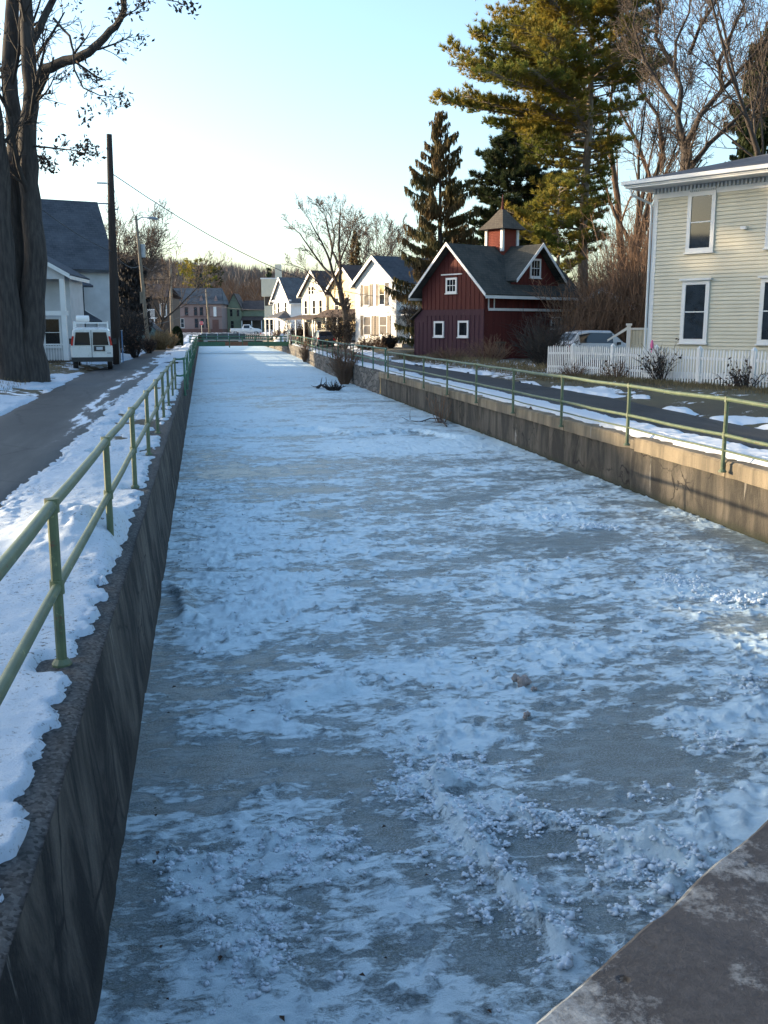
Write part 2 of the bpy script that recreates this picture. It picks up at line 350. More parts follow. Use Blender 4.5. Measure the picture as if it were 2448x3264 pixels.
# ------------------------------------------------------------------ mesh builder
class MB:
    def __init__(s): s.v = []; s.f = []; s.uv = {}
    def quad(s, a, b, c, d, uv=None):
        n = len(s.v); s.v += [tuple(a), tuple(b), tuple(c), tuple(d)]; s.f.append((n, n + 1, n + 2, n + 3))
        if uv: s.uv[len(s.f) - 1] = uv
        return s
    def tri(s, a, b, c):
        n = len(s.v); s.v += [tuple(a), tuple(b), tuple(c)]; s.f.append((n, n + 1, n + 2)); return s
    def hexa(s, p):          # 8 points: bottom 4 ccw, top 4 ccw
        n = len(s.v); s.v += [tuple(q) for q in p]
        for f in ((3, 2, 1, 0), (4, 5, 6, 7), (0, 1, 5, 4), (1, 2, 6, 5), (2, 3, 7, 6), (3, 0, 4, 7)): s.f.append(tuple(n + i for i in f))
        return s
    def box(s, x0, y0, z0, x1, y1, z1):
        return s.hexa([(x0, y0, z0), (x1, y0, z0), (x1, y1, z0), (x0, y1, z0), (x0, y0, z1), (x1, y0, z1), (x1, y1, z1), (x0, y1, z1)])
    def fbox(s, m, s0, s1, t0, t1, o0, o1):
        return s.hexa([m(s0, t0, o1), m(s1, t0, o1), m(s1, t0, o0), m(s0, t0, o0), m(s0, t1, o1), m(s1, t1, o1), m(s1, t1, o0), m(s0, t1, o0)])
    def prism(s, poly, m, o0, o1):      # poly list of (s,t), ccw seen from outside (o+)
        n = len(s.v); k = len(poly)
        s.v += [tuple(m(a, b, o1)) for a, b in poly] + [tuple(m(a, b, o0)) for a, b in poly]
        s.f.append(tuple(n + i for i in range(k))); s.f.append(tuple(n + k + i for i in reversed(range(k))))
        for i in range(k):
            j = (i + 1) % k; s.f.append((n + i, n + k + i, n + k + j, n + j))
        return s
    def tube(s, pts, rad, n=6, cap=True):
        pts = [Vector(p) for p in pts]; base = len(s.v); k = len(pts)
        if not isinstance(rad, (list, tuple)): rad = [rad] * k
        up = Vector((0, 0, 1)); prev = None
        for i in range(k):
            d = (pts[min(i + 1, k - 1)] - pts[max(i - 1, 0)])
            if d.length < 1e-9: d = Vector((0, 0, 1))
            d.normalize()
            if prev is None: a = d.cross(Vector((0.31, 0.95, 0.1)) if abs(d.z) > 0.8 else up)
            else: a = prev - d * prev.dot(d)
            if a.length < 1e-6: a = d.orthogonal()
            a.normalize(); prev = a; b = d.cross(a)
            for j in range(n):
                an = 2 * PI * j / n; q = pts[i] + (a * math.cos(an) + b * math.sin(an)) * rad[i]; s.v.append((q.x, q.y, q.z))
        for i in range(k - 1):
            for j in range(n):
                j2 = (j + 1) % n; p = base + i * n; s.f.append((p + j, p + j2, p + n + j2, p + n + j))
        if cap: s.f.append(tuple(base + j for j in reversed(range(n)))); s.f.append(tuple(base + (k - 1) * n + j for j in range(n)))
        return s
    def lathe(s, prof, c=(0, 0, 0), n=16, axis='z'):      # prof [(r,h)]
        base = len(s.v)
        for r, h in prof:
            for j in range(n):
                a = 2 * PI * j / n; x, y = r * math.cos(a), r * math.sin(a)
                s.v.append((c[0] + x, c[1] + y, c[2] + h) if axis == 'z' else (c[0] + h, c[1] + x, c[2] + y))
        for i in range(len(prof) - 1):
            for j in range(n):
                j2 = (j + 1) % n; p = base + i * n; s.f.append((p + j, p + j2, p + n + j2, p + n + j))
        s.f.append(tuple(base + j for j in reversed(range(n)))); s.f.append(tuple(base + (len(prof) - 1) * n + j for j in range(n)))
        return s
    def build(s, name, mat, parent=None, smooth=False):
        me = bpy.data.meshes.new(name); me.from_pydata(s.v, [], s.f); me.update()
        if s.uv:
            ul = me.uv_layers.new(name='UVMap')
            for fi, uv in s.uv.items():
                p = me.polygons[fi]
                for k, li in enumerate(p.loop_indices): ul.data[li].uv = uv[k]
        me.materials.append(M[mat] if isinstance(mat, str) else mat)
        if smooth: me.polygons.foreach_set('use_smooth', [True] * len(me.polygons))
        o = bpy.data.objects.new(name, me); COL.objects.link(o)
        if parent: o.parent = parent
        return o
def tag(o, label=None, cat=None, group=None, kind=None):
    if label: o['label'] = label
    if cat: o['category'] = cat
    if group: o['group'] = group
    if kind: o['kind'] = kind
    return o
def empty(name, label, cat, loc=(0, 0, 0), rz=0.0, group=None):
    o = bpy.data.objects.new(name, None); COL.objects.link(o); o.location = loc; o.rotation_euler = (0, 0, rz)
    o.empty_display_size = 0.3
    return tag(o, label, cat, group)
def grid_mesh(name, X, Y, Z, mat, attrs=None, parent=None, smooth=True):
    r, c = X.shape; co_ = np.stack([X, Y, Z], -1).reshape(-1, 3)
    idx = np.arange(r * c).reshape(r, c)
    q = np.stack([idx[:-1, :-1], idx[:-1, 1:], idx[1:, 1:], idx[1:, :-1]], -1).reshape(-1, 4)
    me = bpy.data.meshes.new(name); me.vertices.add(len(co_)); me.vertices.foreach_set('co', co_.ravel().astype(np.float32))
    me.loops.add(q.size); me.loops.foreach_set('vertex_index', q.ravel().astype(np.int32))
    me.polygons.add(len(q)); me.polygons.foreach_set('loop_start', (np.arange(len(q)) * 4).astype(np.int32))
    me.polygons.foreach_set('loop_total', np.full(len(q), 4, np.int32))
    if smooth: me.polygons.foreach_set('use_smooth', np.ones(len(q), bool))
    me.update(calc_edges=True); me.validate()
    for k, a in (attrs or {}).items():
        at_ = me.attributes.new(k, 'FLOAT', 'POINT'); at_.data.foreach_set('value', np.asarray(a, np.float32).ravel())
    me.materials.append(M[mat]); o = bpy.data.objects.new(name, me); COL.objects.link(o)
    if parent: o.parent = parent
    return o

# ------------------------------------------------------------------ terrain
XL = -0.74          # left wall top edge
def wallx(y):       # canal face of the right wall
    return 8.42 + 1.9 * sstep(56, 126, y)
ROADR_FAR = [(-10, 11.0), (5, 11.2), (20, 11.95), (28, 12.6), (46, 12.5), (59, 11.9), (78, 12.6), (92, 13.6), (102, 14.2), (112, 14.0), (126, 13.2), (150, 13.5)]
def road_far(y): return np.interp(y, [p[0] for p in ROADR_FAR], [p[1] for p in ROADR_FAR])
def road_near(y): return wallx(y) + 0.95
def rl_left(y): return np.interp(y, [-10, 10, 23, 47, 70, 130], [-4.9, -4.9, -4.95, -5.75, -4.9, -4.7])
def rl_right(y): return np.interp(y, [-10, 20, 78, 130], [-2.4, -2.42, -2.3, -1.7])
def g(x, y):
    x = np.asarray(x, float); y = np.asarray(y, float)
    z = 1.12 + 0 * x
    z = z + 0.26 * sstep(road_far(y) + 0.1, road_far(y) + 2.6, x) + 0.16 * sstep(-rl_left(y) + 0.1, -rl_left(y) + 2.0, -x)
    z = z + 0.0085 * np.maximum(0, y - 72) * sstep(10.5, 16, x) * (1 - sstep(126, 170, y))
    z = z + 0.9 * sstep(126, 200, y)
    # unseen hill added to the west, shaped to cast shade and pass sun patches
    prof = np.interp(y, SHADE_HILL_Y, SHADE_HILL_Z)
    z = z + prof * sstep(42, 66, -x) * (1 - sstep(150, 200, y)) 
    return z
SHADE_HILL_Y = [-200, -60, 0, 30, 38, 40, 43, 45, 52, 64, 67, 71.2, 71.8, 74, 74.6, 86, 96, 106, 118, 128, 150, 200]
SHADE_HILL_Z = [16, 15, 13, 12.5, 12.4, 9.8, 9.8, 12.4, 12.4, 12.2, 18.5, 19.5, 16.8, 16.8, 20, 20.0, 20.5, 19.5, 10.5, 7.5, 7, 7]  # added ridge: heights and notches set where shadow and sun should fall
def gz(x, y): return float(g(x, y))
def on(px, py, D):
    p = at(px, py, D); return Vector((p.x, p.y, gz(p.x, p.y)))

def make_ground():
    ys = np.concatenate([np.arange(-60, 0, 5), np.arange(0, 66, 1.0), np.arange(66, 78, 0.3), np.arange(78, 135, 1.0), np.arange(135, 260, 5)])
    # left bank, right bank, far land
    def bank(name, xs_of, snowf):
        X = np.zeros((len(ys), 0)); rows = [xs_of(y) for y in ys]; X = np.array(rows); Y = np.repeat(ys[:, None], X.shape[1], 1)
        Z = g(X, Y) + (fbm(X * 0.7, Y * 0.7, 4) - 0.5) * 0.10 * sstep(0.0, 1.0, np.minimum(np.abs(X - XL), np.abs(X - wallx(Y) - 0.3)))
        inroad = ((X > rl_left(Y) - 0.05) & (X < rl_right(Y) + 0.05)) | ((X > road_near(Y) - 0.05) & (X < road_far(Y) + 0.05))
        Z = Z - 0.07 * inroad
        o = grid_mesh(name, X, Y, Z, 'ground', {'snow': snowf(X, Y)}); tag(o, kind='structure')
    def lx(y):
        a, b = rl_left(y), rl_right(y)
        return np.concatenate([np.array([-170, -120, -95, -80, -70, -64, -58, -52, -47, -42, -36, -30, -25, -21, -18, -16, -14, -12, -10.5, -9.3, -8.3, -7.5, -6.9]), np.linspace(a - 0.7, a, 4)[:-1], np.linspace(a, b, 8), np.linspace(b, XL - 0.02, 7)[1:]])
    def lsnow(X, Y): return 0.30 + 0.30 * bump(8, 14, 30, 40, Y) * sstep(4.9, 5.4, -X) + 0.35 * sstep(60, 75, Y)
    bank('ground_west', lx, lsnow)
    def rx(y):
        a, b = road_near(y), road_far(y)
        return np.concatenate([[wallx(y) + 0.30], np.linspace(wallx(y) + 0.4, a, 4), np.linspace(a, b, 8)[1:], np.linspace(b, b + 3, 9)[1:], b + 3 + np.array([0.7, 1.5, 2.5, 4, 6, 8.5, 12, 16, 22, 30, 42, 60, 90, 140])])
    def rsnow(X, Y): return 0.26 + 0.30 * bump(36, 42, 56, 66, Y) * bump(12, 13, 16, 18, X) + 0.35 * sstep(80, 95, Y)
    bank('ground_east', rx, rsnow)
    # far land beyond the end of the canal, up to the hills
    xs = np.concatenate([np.linspace(-500, -60, 40), np.linspace(-55, 60, 60), np.linspace(65, 500, 40)]); ys2 = np.concatenate([np.linspace(128, 260, 30), np.linspace(270, 1500, 60)])
    X, Y = np.meshgrid(xs, ys2)
    Z = 1.12 + 0.9 * sstep(126, 200, Y) - 0.06
    ridge = np.interp(X / np.maximum(Y, 1), [-0.6, -0.14, -0.09, -0.05, 0.0, 0.05, 0.14, 0.3], [45, 40, 36, 31, 28, 25, 22, 20])
    Z = Z + sstep(330, 640, Y) * ridge + sstep(250, 330, Y) * 6 + (fbm(X * 0.01, Y * 0.01, 4) - 0.5) * 7 * sstep(300, 420, Y)
    Z = Z - 3.0 * (bump(-1.6, -1.2, 10.6, 11, X) * (1 - sstep(173, 177, Y)))
    o = grid_mesh('hills', X, Y, Z, 'hill', {}); tag(o, kind='structure')
    # snowy street floor at the far end, above the land sheet
    X, Y = np.meshgrid(np.linspace(-12, 40, 30), np.linspace(176, 215, 30))
    o = grid_mesh('far_street', X, Y, 1.12 + 0.9 * sstep(126, 200, Y) + 0.02 + 0 * X, 'asphalt', {'snow': 0.46 + 0 * X}); tag(o, kind='structure')
make_ground()

def make_roads():
    for name, fa, fb, mask in (
        ('road_west', rl_left, rl_right, lambda X, Y, u: 0.02 + 0.42 * bump(0.62, 0.9, 2, 3, u) * sstep(10, 20, Y) + 0.30 * bump(0.60, 0.72, 0.78, 0.86, u) * sstep(18, 24, Y) + 0.16 * sstep(52, 75, Y) + 0.15 * bump(0.35, 0.55, 0.62, 0.75, u) * sstep(24, 36, Y)),
        ('road_east', road_near, road_far, lambda X, Y, u: 0.0 + 0.16 * sstep(38, 60, Y) * bump(0.0, 0.15, 0.85, 1.0, u) + 0.40 * bump(0.45, 0.6, 0.65, 0.75, u) * bump(50, 58, 64, 70, Y))):
        ys = np.concatenate([np.arange(-40, 178, 0.7)]); u = np.linspace(0, 1, 13); Y, U = np.meshgrid(ys, u, indexing='ij')
        X = fa(Y) + (fb(Y) - fa(Y)) * U
        X = X + (fbm(Y * 0.8, U * 0 + (3 if name == 'road_east' else 8), 3) - 0.5) * 0.35 * (np.abs(U - 0.5) * 2) ** 4
        Z = 1.125 + 0.9 * sstep(126, 200, Y) + 0.0085 * np.maximum(0, Y - 72) * sstep(10.5, 16, X) * (1 - sstep(126, 170, Y)) + 0.03 * (1 - (2 * U - 1) ** 2)
        Z = np.where((U < 0.01) | (U > 0.99), Z - 0.06, Z)
        o = grid_mesh(name, X, Y, Z, 'asphalt', {'snow': mask(X, Y, U)}); tag(o, kind='structure')
make_roads()

def snow_sheet(name, fx, y0, y1, dy, nu, hf, mat):
    ys = np.arange(y0, y1, dy); u = np.linspace(0, 1, nu); Y, U = np.meshgrid(ys, u, indexing='ij')
    a, b = fx(Y); X = a + (b - a) * U; Z = hf(X, Y, U)
    o = grid_mesh(name, X, Y, Z, mat); tag(o, kind='structure'); return o
# west verge between road and canal wall, with the shovelled mound
def hv(X, Y, U):
    e = (fbm(X * 3.2, Y * 1.5, 5) - 0.5)
    h = 1.10 + 0.085 * bump(0.0, 0.22, 0.925, 0.965, U + e * 0.06 + (fbm(X * 7 + 3, Y * 5, 5, 0.65) - 0.5) * 0.17) + 0.04 * (fbm(X * 6, Y * 6, 4) - 0.5)
    h = h + 0.34 * np.exp(-(((X + 1.35) / 0.55) ** 2 + ((Y - 10.2) / 1.0) ** 2)) * (0.6 + 0.8 * fbm(X * 4, Y * 4, 4)) * sstep(0, 0.12, 1 - U)
    h = h + 0.10 * np.exp(-(((X + 1.6) / 0.4) ** 2 + ((Y - 14.5) / 1.2) ** 2))
    h = h - 0.10 * sstep(0.55, 0.62, fbm(X * 1.2 + 40, Y * 0.8, 5)) * sstep(12, 20, Y) * 0.8 - 0.05 * sstep(0.5, 0.66, fbm(X * 3 + 40, Y * 2.2, 5, .65)) * sstep(0.45, 0.0, U)
    h = h - 0.10 * bump(-1.02 - 0.16, -1.02 - 0.06, -0.97 + 0.06, -0.97 + 0.18, X) * np.exp(-((((Y - 6.3) + 1.75) % 3.5 - 1.75) / 0.16) ** 2)
    return np.where(U > 0.985, h - 0.12, h)
snow_sheet('snow_verge', lambda Y: (rl_right(Y) - 0.25, XL - 0.04 + 0 * Y), 1.0, 60, 0.04, 80, hv, 'snow_dirty')
snow_sheet('snow_verge_far', lambda Y: (rl_right(Y) - 0.3, XL - 0.06 + 0 * Y), 59.9, 128, 0.3, 30, lambda X, Y, U: 1.09 + 0.13 * bump(0.0, 0.25, 0.85, 1.0, U + (fbm(X * 2, Y * 0.8, 4) - 0.5) * 0.4) - 0.06 * sstep(0.52, 0.6, fbm(X, Y * 0.5 + 5, 4)), 'snow')
# east verge: the strip of snow on the wall top
snow_sheet('snow_strip', lambda Y: (wallx(Y) + 0.12, road_near(Y) + 0.28), 8, 125, 0.06, 26,
           lambda X, Y, U: 1.11 + (0.13 + 0.05 * fbm(X * 7, Y * 7, 3)) * bump(0.02, 0.16, 0.62, 0.95, U + (fbm(X * 3 + 9, Y * 1.7, 5) - 0.5) * 0.34) - 0.10 * sstep(0.60, 0.68, fbm(X * 0.6, Y * 0.35, 3)) * sstep(36, 44, Y) - 0.012, 'snow')
# east bank beyond the road
snow_sheet('snow_bank', lambda Y: (road_far(Y) - 0.35, road_far(Y) + 1.5), 10, 128, 0.08, 34,
           lambda X, Y, U: g(X, Y) - 0.03 + 0.115 * bump(0.02, 0.16, 0.42, 0.72, U + (fbm(X * 2.2 + 3, Y * 1.0, 5) - 0.5) * 0.75) + 0.05 * (fbm(X * 6, Y * 6, 4) - 0.5) - 0.17 * sstep(0.50, 0.60, fbm(X * 0.6 + 3, Y * 0.30 + 7.2, 4)), 'snow')
# west bank beyond the road
snow_sheet('snow_lawn', lambda Y: (rl_left(Y) - 2.6, rl_left(Y) + 0.3), 12, 128, 0.12, 40,
           lambda X, Y, U: g(X, Y) - 0.05 + 0.10 * bump(0.05, 0.4, 0.80, 0.99, U + (fbm(X * 1.6 + 3, Y * 0.8, 5) - 0.5) * 0.6) + 0.05 * (fbm(X * 5, Y * 5, 4) - 0.5) - 0.15 * sstep(0.50, 0.60, fbm(X * 0.9 + 31, Y * 0.45, 4)) * (1 - 0.8 * sstep(50, 60, Y)), 'snow_dirty')

# ------------------------------------------------------------------ frozen canal
def make_ice():
    ys = [1.6]
    while ys[-1] < 178: ys.append(ys[-1] + max(0.024, 0.0052 * ys[-1]))
    ys = np.array(ys); U = np.linspace(0, 1, 320); Y, Ug = np.meshgrid(ys, U, indexing='ij')
    x0 = -0.66; X = x0 + (wallx(Y) + 0.14 - x0) * Ug
    # snow cover: broad drifts crossing the canal, a few bare areas where the photo has them
    ang = 0.22; Xr = X * math.cos(ang) + Y * math.sin(ang); Yr = -X * math.sin(ang) + Y * math.cos(ang)
    big = fbm(Xr * 0.33 + 5, Yr * 0.75 + 2, 5, 0.55); med = fbm(Xr * 1.1 + 31, Yr * 2.0 + 8, 5, 0.6); sm = fbm(X * 4.5, Y * 6.5, 4, 0.6)
    s = 0.67 + (big - 0.5) * 0.75 + (med - 0.5) * 0.9 + (sm - 0.5) * 0.55
    bare = [(560, 1440, 110, 40, .55), (720, 1380, 150, 45, .55), (880, 1330, 110, 45, .55), (1250, 1640, 200, 80, .75), (1380, 1600, 100, 60, .5), (850, 1780, 95, 80, .7), (1180, 1850, 130, 60, .5),
            (760, 1050, 230, 50, .38), (1000, 1080, 130, 40, .42), (560, 1000, 120, 22, .3), (420, 1650, 90, 110, .22), (300, 1960, 60, 90, .18), (480, 1660, 60, 40, .4), (620, 1940, 170, 55, .35), (1290, 1150, 90, 25, .35), (700, 2080, 120, 60, .45), (1050, 2050, 110, 70, .55),
            (365, 1300, 30, 120, .3), (330, 1500, 30, 150, .28), (1080, 1300, 60, 14, .3), (1180, 1180, 140, 30, .35), (1350, 1130, 60, 25, .3), (860, 1250, 200, 16, .22)]
    for px, py, rx, ry, k in bare:
        c = gr(px * 1.4756, py * 1.4756); a = gr((px + rx) * 1.4756, py * 1.4756); b = gr(px * 1.4756, (py - ry) * 1.4756)
        R = max(0.15, abs(a.x - c.x)); S = max(0.15, abs(b.y - c.y))
        q = ((X - c.x) / R) ** 2 + ((Y - c.y) / S) ** 2
        s = s - 0.62 * k * np.exp(-q * 0.6) * (0.1 + 1.8 * np.clip(fbm(X * 2.6 + px, Y * 3.8, 5, 0.62), 0, 1) ** 1.4)
    drift = [(1200, 1120, 120, 30, .45), (600, 1310, 130, 45, .35), (1150, 1380, 260, 50, .3), (950, 1440, 200, 30, .3), (1000, 1620, 160, 50, .3), (600, 1830, 150, 50, .4), (440, 1890, 70, 40, .5), (560, 1560, 160, 25, .35), (500, 1180, 90, 40, .3), (900, 960, 200, 16, .4), (600, 900, 200, 16, .3), (520, 2070, 130, 60, .3), (850, 1540, 150, 40, .25)]
    for px, py, rx, ry, k in drift:
        c = gr(px * 1.4756, py * 1.4756); a = gr((px + rx) * 1.4756, py * 1.4756); b = gr(px * 1.4756, (py - ry) * 1.4756)
        R = max(0.15, abs(a.x - c.x)); S = max(0.15, abs(b.y - c.y))
        s = s + k * np.exp(-(((X - c.x) / R) ** 2 + ((Y - c.y) / S) ** 2) * 0.8) * (0.4 + 1.1 * med)
    s = s + 0.30 * sstep(45, 80, Y) - 0.05 * (1 - sstep(4.5, 10, Y))
    edge = np.minimum(X - x0, wallx(Y) - X); s = s - 0.03 * (1 - sstep(0.1, 0.9, edge)) * sstep(20, 8, Y)
    Z = 0.030 * np.clip(s - 0.35, 0, 1) + 0.026 * np.clip(fbm(X * 7, Y * 7, 4, 0.6) - 0.50, 0, 1) * np.clip(s * 1.6 - 0.35, 0, 1.2) * 2 + 0.010 * (sm - 0.5)
    lump = np.clip(fbm(X * 13 + 3, Y * 13, 3, 0.55) - 0.56, 0, 1) * np.clip(s - 0.38, 0, 0.6) * 0.40 * (1 - 0.7 * sstep(12, 30, Y)); Z = Z + lump
    def seg_dist(pts):
        best = np.full(X.shape, 1e9); side = np.zeros(X.shape); tt = np.zeros(X.shape)
        for i in range(len(pts) - 1):
            a, b = pts[i], pts[i + 1]; dx, dy = b.x - a.x, b.y - a.y; L2 = dx * dx + dy * dy
            t = np.clip(((X - a.x) * dx + (Y - a.y) * dy) / L2, 0, 1); d = np.hypot(X - a.x - t * dx, Y - a.y - t * dy)
            sg = np.sign((X - a.x) * dy - (Y - a.y) * dx); m = d < best
            best = np.where(m, d, best); side = np.where(m, sg, side); tt = np.where(m, (i + t) / (len(pts) - 1), tt)
        return best, side, tt
    D = lambda *p: [gr(a * 1.4756, b * 1.4756) for a, b in p]
    wob = (fbm(X * 3, Y * 3, 4) - 0.5) * 0.16
    ridges = [  # polyline, height, width one side, width other side, snow
        (D((930, 1692), (975, 1775), (1030, 1850), (1085, 1920), (1150, 1990), (1240, 2090)), 0.10, 0.04, 0.15, 0.42),
        (D((930, 1692), (985, 1712), (1060, 1745), (1140, 1772), (1250, 1800), (1380, 1850), (1490, 1880)), 0.065, 0.05, 0.14, 0.42),
        (D((425, 936), (560, 934), (690, 930), (760, 941), (830, 938), (905, 936), (990, 950), (1060, 952)), 0.13, 0.12, 0.55, 0.35),
        (D((620, 1535), (690, 1510), (770, 1488)), 0.07, 0.05, 0.2, 0.4),
        (D((360, 1262), (395, 1290), (400, 1350)), 0.06, 0.05, 0.12, 0.1),
        (D((1330, 1830), (1420, 1850), (1495, 1895), (1400, 1950)), 0.09, 0.05, 0.14, 0.5)]
    for pts, h, w1, w2, sn in ridges:
        d, sd_, tt = seg_dist(pts); d = np.maximum(0, d + wob * 0.5)
        ww = np.where(sd_ > 0, w1, w2); fade = bump(-0.02, 0.03, 0.9, 1.02, tt)
        k = np.exp(-(d / ww) ** 1.5) * fade
        Z = Z + h * k * (0.6 + 0.8 * fbm(X * 8, Y * 8, 3)); s = s + sn * k
    # the broken corner, a plate tipped up beside an open crack
    c = gr(960 * 1.4756, 1725 * 1.4756); q = np.exp(-(((X - c.x - 0.12) / 0.20) ** 2 + ((Y - c.y) / 0.10) ** 2)); Z = Z - 0.07 * q; s = s - 0.9 * q
    o = grid_mesh('canal_ice', X, Y, Z, 'ice', {'snow': s}); tag(o, kind='structure')
    # loose clumps of frozen snow lying on the crust
    rng = np.random.RandomState(5); ico = []
    import bmesh
    bm = bmesh.new(); bmesh.ops.create_icosphere(bm, subdivisions=2, radius=1); bv = np.array([v.co[:] for v in bm.verts]); bf = np.array([[v.index for v in f.verts] for f in bm.faces]); bm.free()
    bm = bmesh.new(); bmesh.ops.create_icosphere(bm, subdivisions=1, radius=1); b1 = np.array([v.co[:] for v in bm.verts]); f1 = np.array([[v.index for v in f.verts] for f in bm.faces]); bm.free()
    protos = []
    for k in range(14):
        vs = []; fs = []
        for j in range(5):
            c_ = rng.normal(0, 1, 3) * np.array([.75, .75, .35]) * (0 if j == 0 else 1); r_ = (1.0 if j == 0 else rng.uniform(.35, .85))
            vs.append(b1 * r_ * (1 + .9 * (rng.rand(len(b1), 1) - .5)) * np.array([1, 1, .65]) + c_); fs.append(f1 + len(b1) * j)
        protos.append((np.concatenate(vs), np.concatenate(fs)))
    V = []; Fc = []; n = 0
    spots = D((930, 1692), (960, 1760), (1010, 1820), (1050, 1870), (1080, 1920), (1130, 1975), (1180, 2030), (1080, 1760), (1150, 1780), (1230, 1800), (1230, 1830), (1350, 1850), (1420, 1890), (440, 1890), (640, 1830), (760, 1830), (900, 1640), (1010, 1660), (860, 1690), (560, 1990), (1200, 1120), (1290, 1140), (520, 2060), (1470, 1260), (1620, 1480), (1560, 1290), (1600, 1300), (1450, 1700), (1520, 1600), (1400, 1950), (1480, 1900))
    for i in range(12500):
        if i % 10 < 7:
            p = spots[rng.randint(len(spots))]; x = p.x + rng.normal(0, 0.20); y = p.y + rng.normal(0, 0.17); force = True
        else:
            y = 3.6 + 20 * rng.rand() ** 1.6; x = -0.5 + 9.0 * rng.rand(); force = False
        if not (-0.5 < x < 8.35 and y > 2.0): continue
        r_ = min(len(ys) - 1, np.searchsorted(ys, y)); c_ = int(np.clip((x - x0) / (8.56 - x0), 0, 1) * 319)
        sv = s[r_, c_]
        if sv < (0.40 if force else 0.62) or rng.rand() > (0.42 if force else 0.30): continue
        R = 0.004 + 0.022 * rng.rand() ** 3.2 + (0.022 * rng.rand() if force and rng.rand() < 0.06 else 0)
        if y > 9: R *= 1.5
        pv, pf = protos[rng.randint(14)]; an = rng.rand() * 6.28; ca, sa = math.cos(an), math.sin(an)
        vv = np.stack([pv[:, 0] * ca - pv[:, 1] * sa, pv[:, 0] * sa + pv[:, 1] * ca, pv[:, 2]], -1) * R
        V.append(vv + np.array([x, y, Z[r_, c_] + R * 0.15])); Fc.append(pf + n); n += len(pv)
    V = np.concatenate(V); Fc = np.concatenate(Fc)
    me = bpy.data.meshes.new('snow_clumps'); me.vertices.add(len(V)); me.vertices.foreach_set('co', V.ravel().astype(np.float32)); me.loops.add(Fc.size); me.loops.foreach_set('vertex_index', Fc.ravel().astype(np.int32))
    me.polygons.add(len(Fc)); me.polygons.foreach_set('loop_start', (np.arange(len(Fc)) * 3).astype(np.int32)); me.polygons.foreach_set('loop_total', np.full(len(Fc), 3, np.int32)); me.polygons.foreach_set('use_smooth', np.ones(len(Fc), bool)); me.update(calc_edges=True); me.materials.append(M['snow_blue'])
    o = bpy.data.objects.new('snow_clumps', me); COL.objects.link(o)
    tag(o, 'small white clumps of frozen snow scattered on the canal ice', 'snow clumps', kind='stuff')
    # leaf scraps
    mb = MB(); rr = random.Random(4)
    for i in range(240):
        y = 4 + 30 * rr.random() ** 1.6; x = -0.45 + (rr.random() ** 2.2) * 8.5
        r_ = min(len(ys) - 1, np.searchsorted(ys, y)); c_ = int(np.clip((x - x0) / (8.56 - x0), 0, 1) * 319); z = Z[r_, c_] + 0.012
        a = rr.random() * 6.28; R = 0.008 + 0.016 * rr.random(); ca, sa = math.cos(a) * R, math.sin(a) * R
        mb.quad((x - ca, y - sa, z), (x + sa * .6, y - ca * .6, z + R * .5), (x + ca, y + sa, z + R * .2), (x - sa * .6, y + ca * .6, z + R * .6))
    tag(mb.build('leaf_litter', 'leaf_dead'), 'dark scraps of dead leaf scattered on the canal ice', 'leaves', kind='stuff')
    # tan clumps thrown on the ice
    for k, (px, py, R, lab) in enumerate(((1122, 1481, 0.062, 'largest of the three tan frozen clumps on the ice'), (1152, 1492, 0.026, 'smallest tan clump, right beside the largest one on the ice'), (1136, 1551, 0.034, 'tan frozen clump nearest the camera, alone on the ice'))):
        p = gr(px * 1.4756, py * 1.4756, 0.02); mb = MB(); r0 = np.random.RandomState(k)
        for j in range(7 if k == 0 else 3):
            off = r0.normal(0, 0.5, 3) * R; vv = bv * (1 + 0.5 * (r0.rand(len(bv), 1) - 0.5)) * R * 0.62 + off * np.array([1, 1, 0.5]) + np.array([0, 0, R * 0.5])
            n0 = len(mb.v); mb.v += [tuple(q) for q in vv]; mb.f += [tuple(int(i) + n0 for i in f) for f in bf]
        o = mb.build('frozen_clump', 'snow_tan', smooth=True); o.location = (p.x, p.y, 0.03); tag(o, lab, 'snow clump', 'tan frozen clumps on the ice')
make_ice()

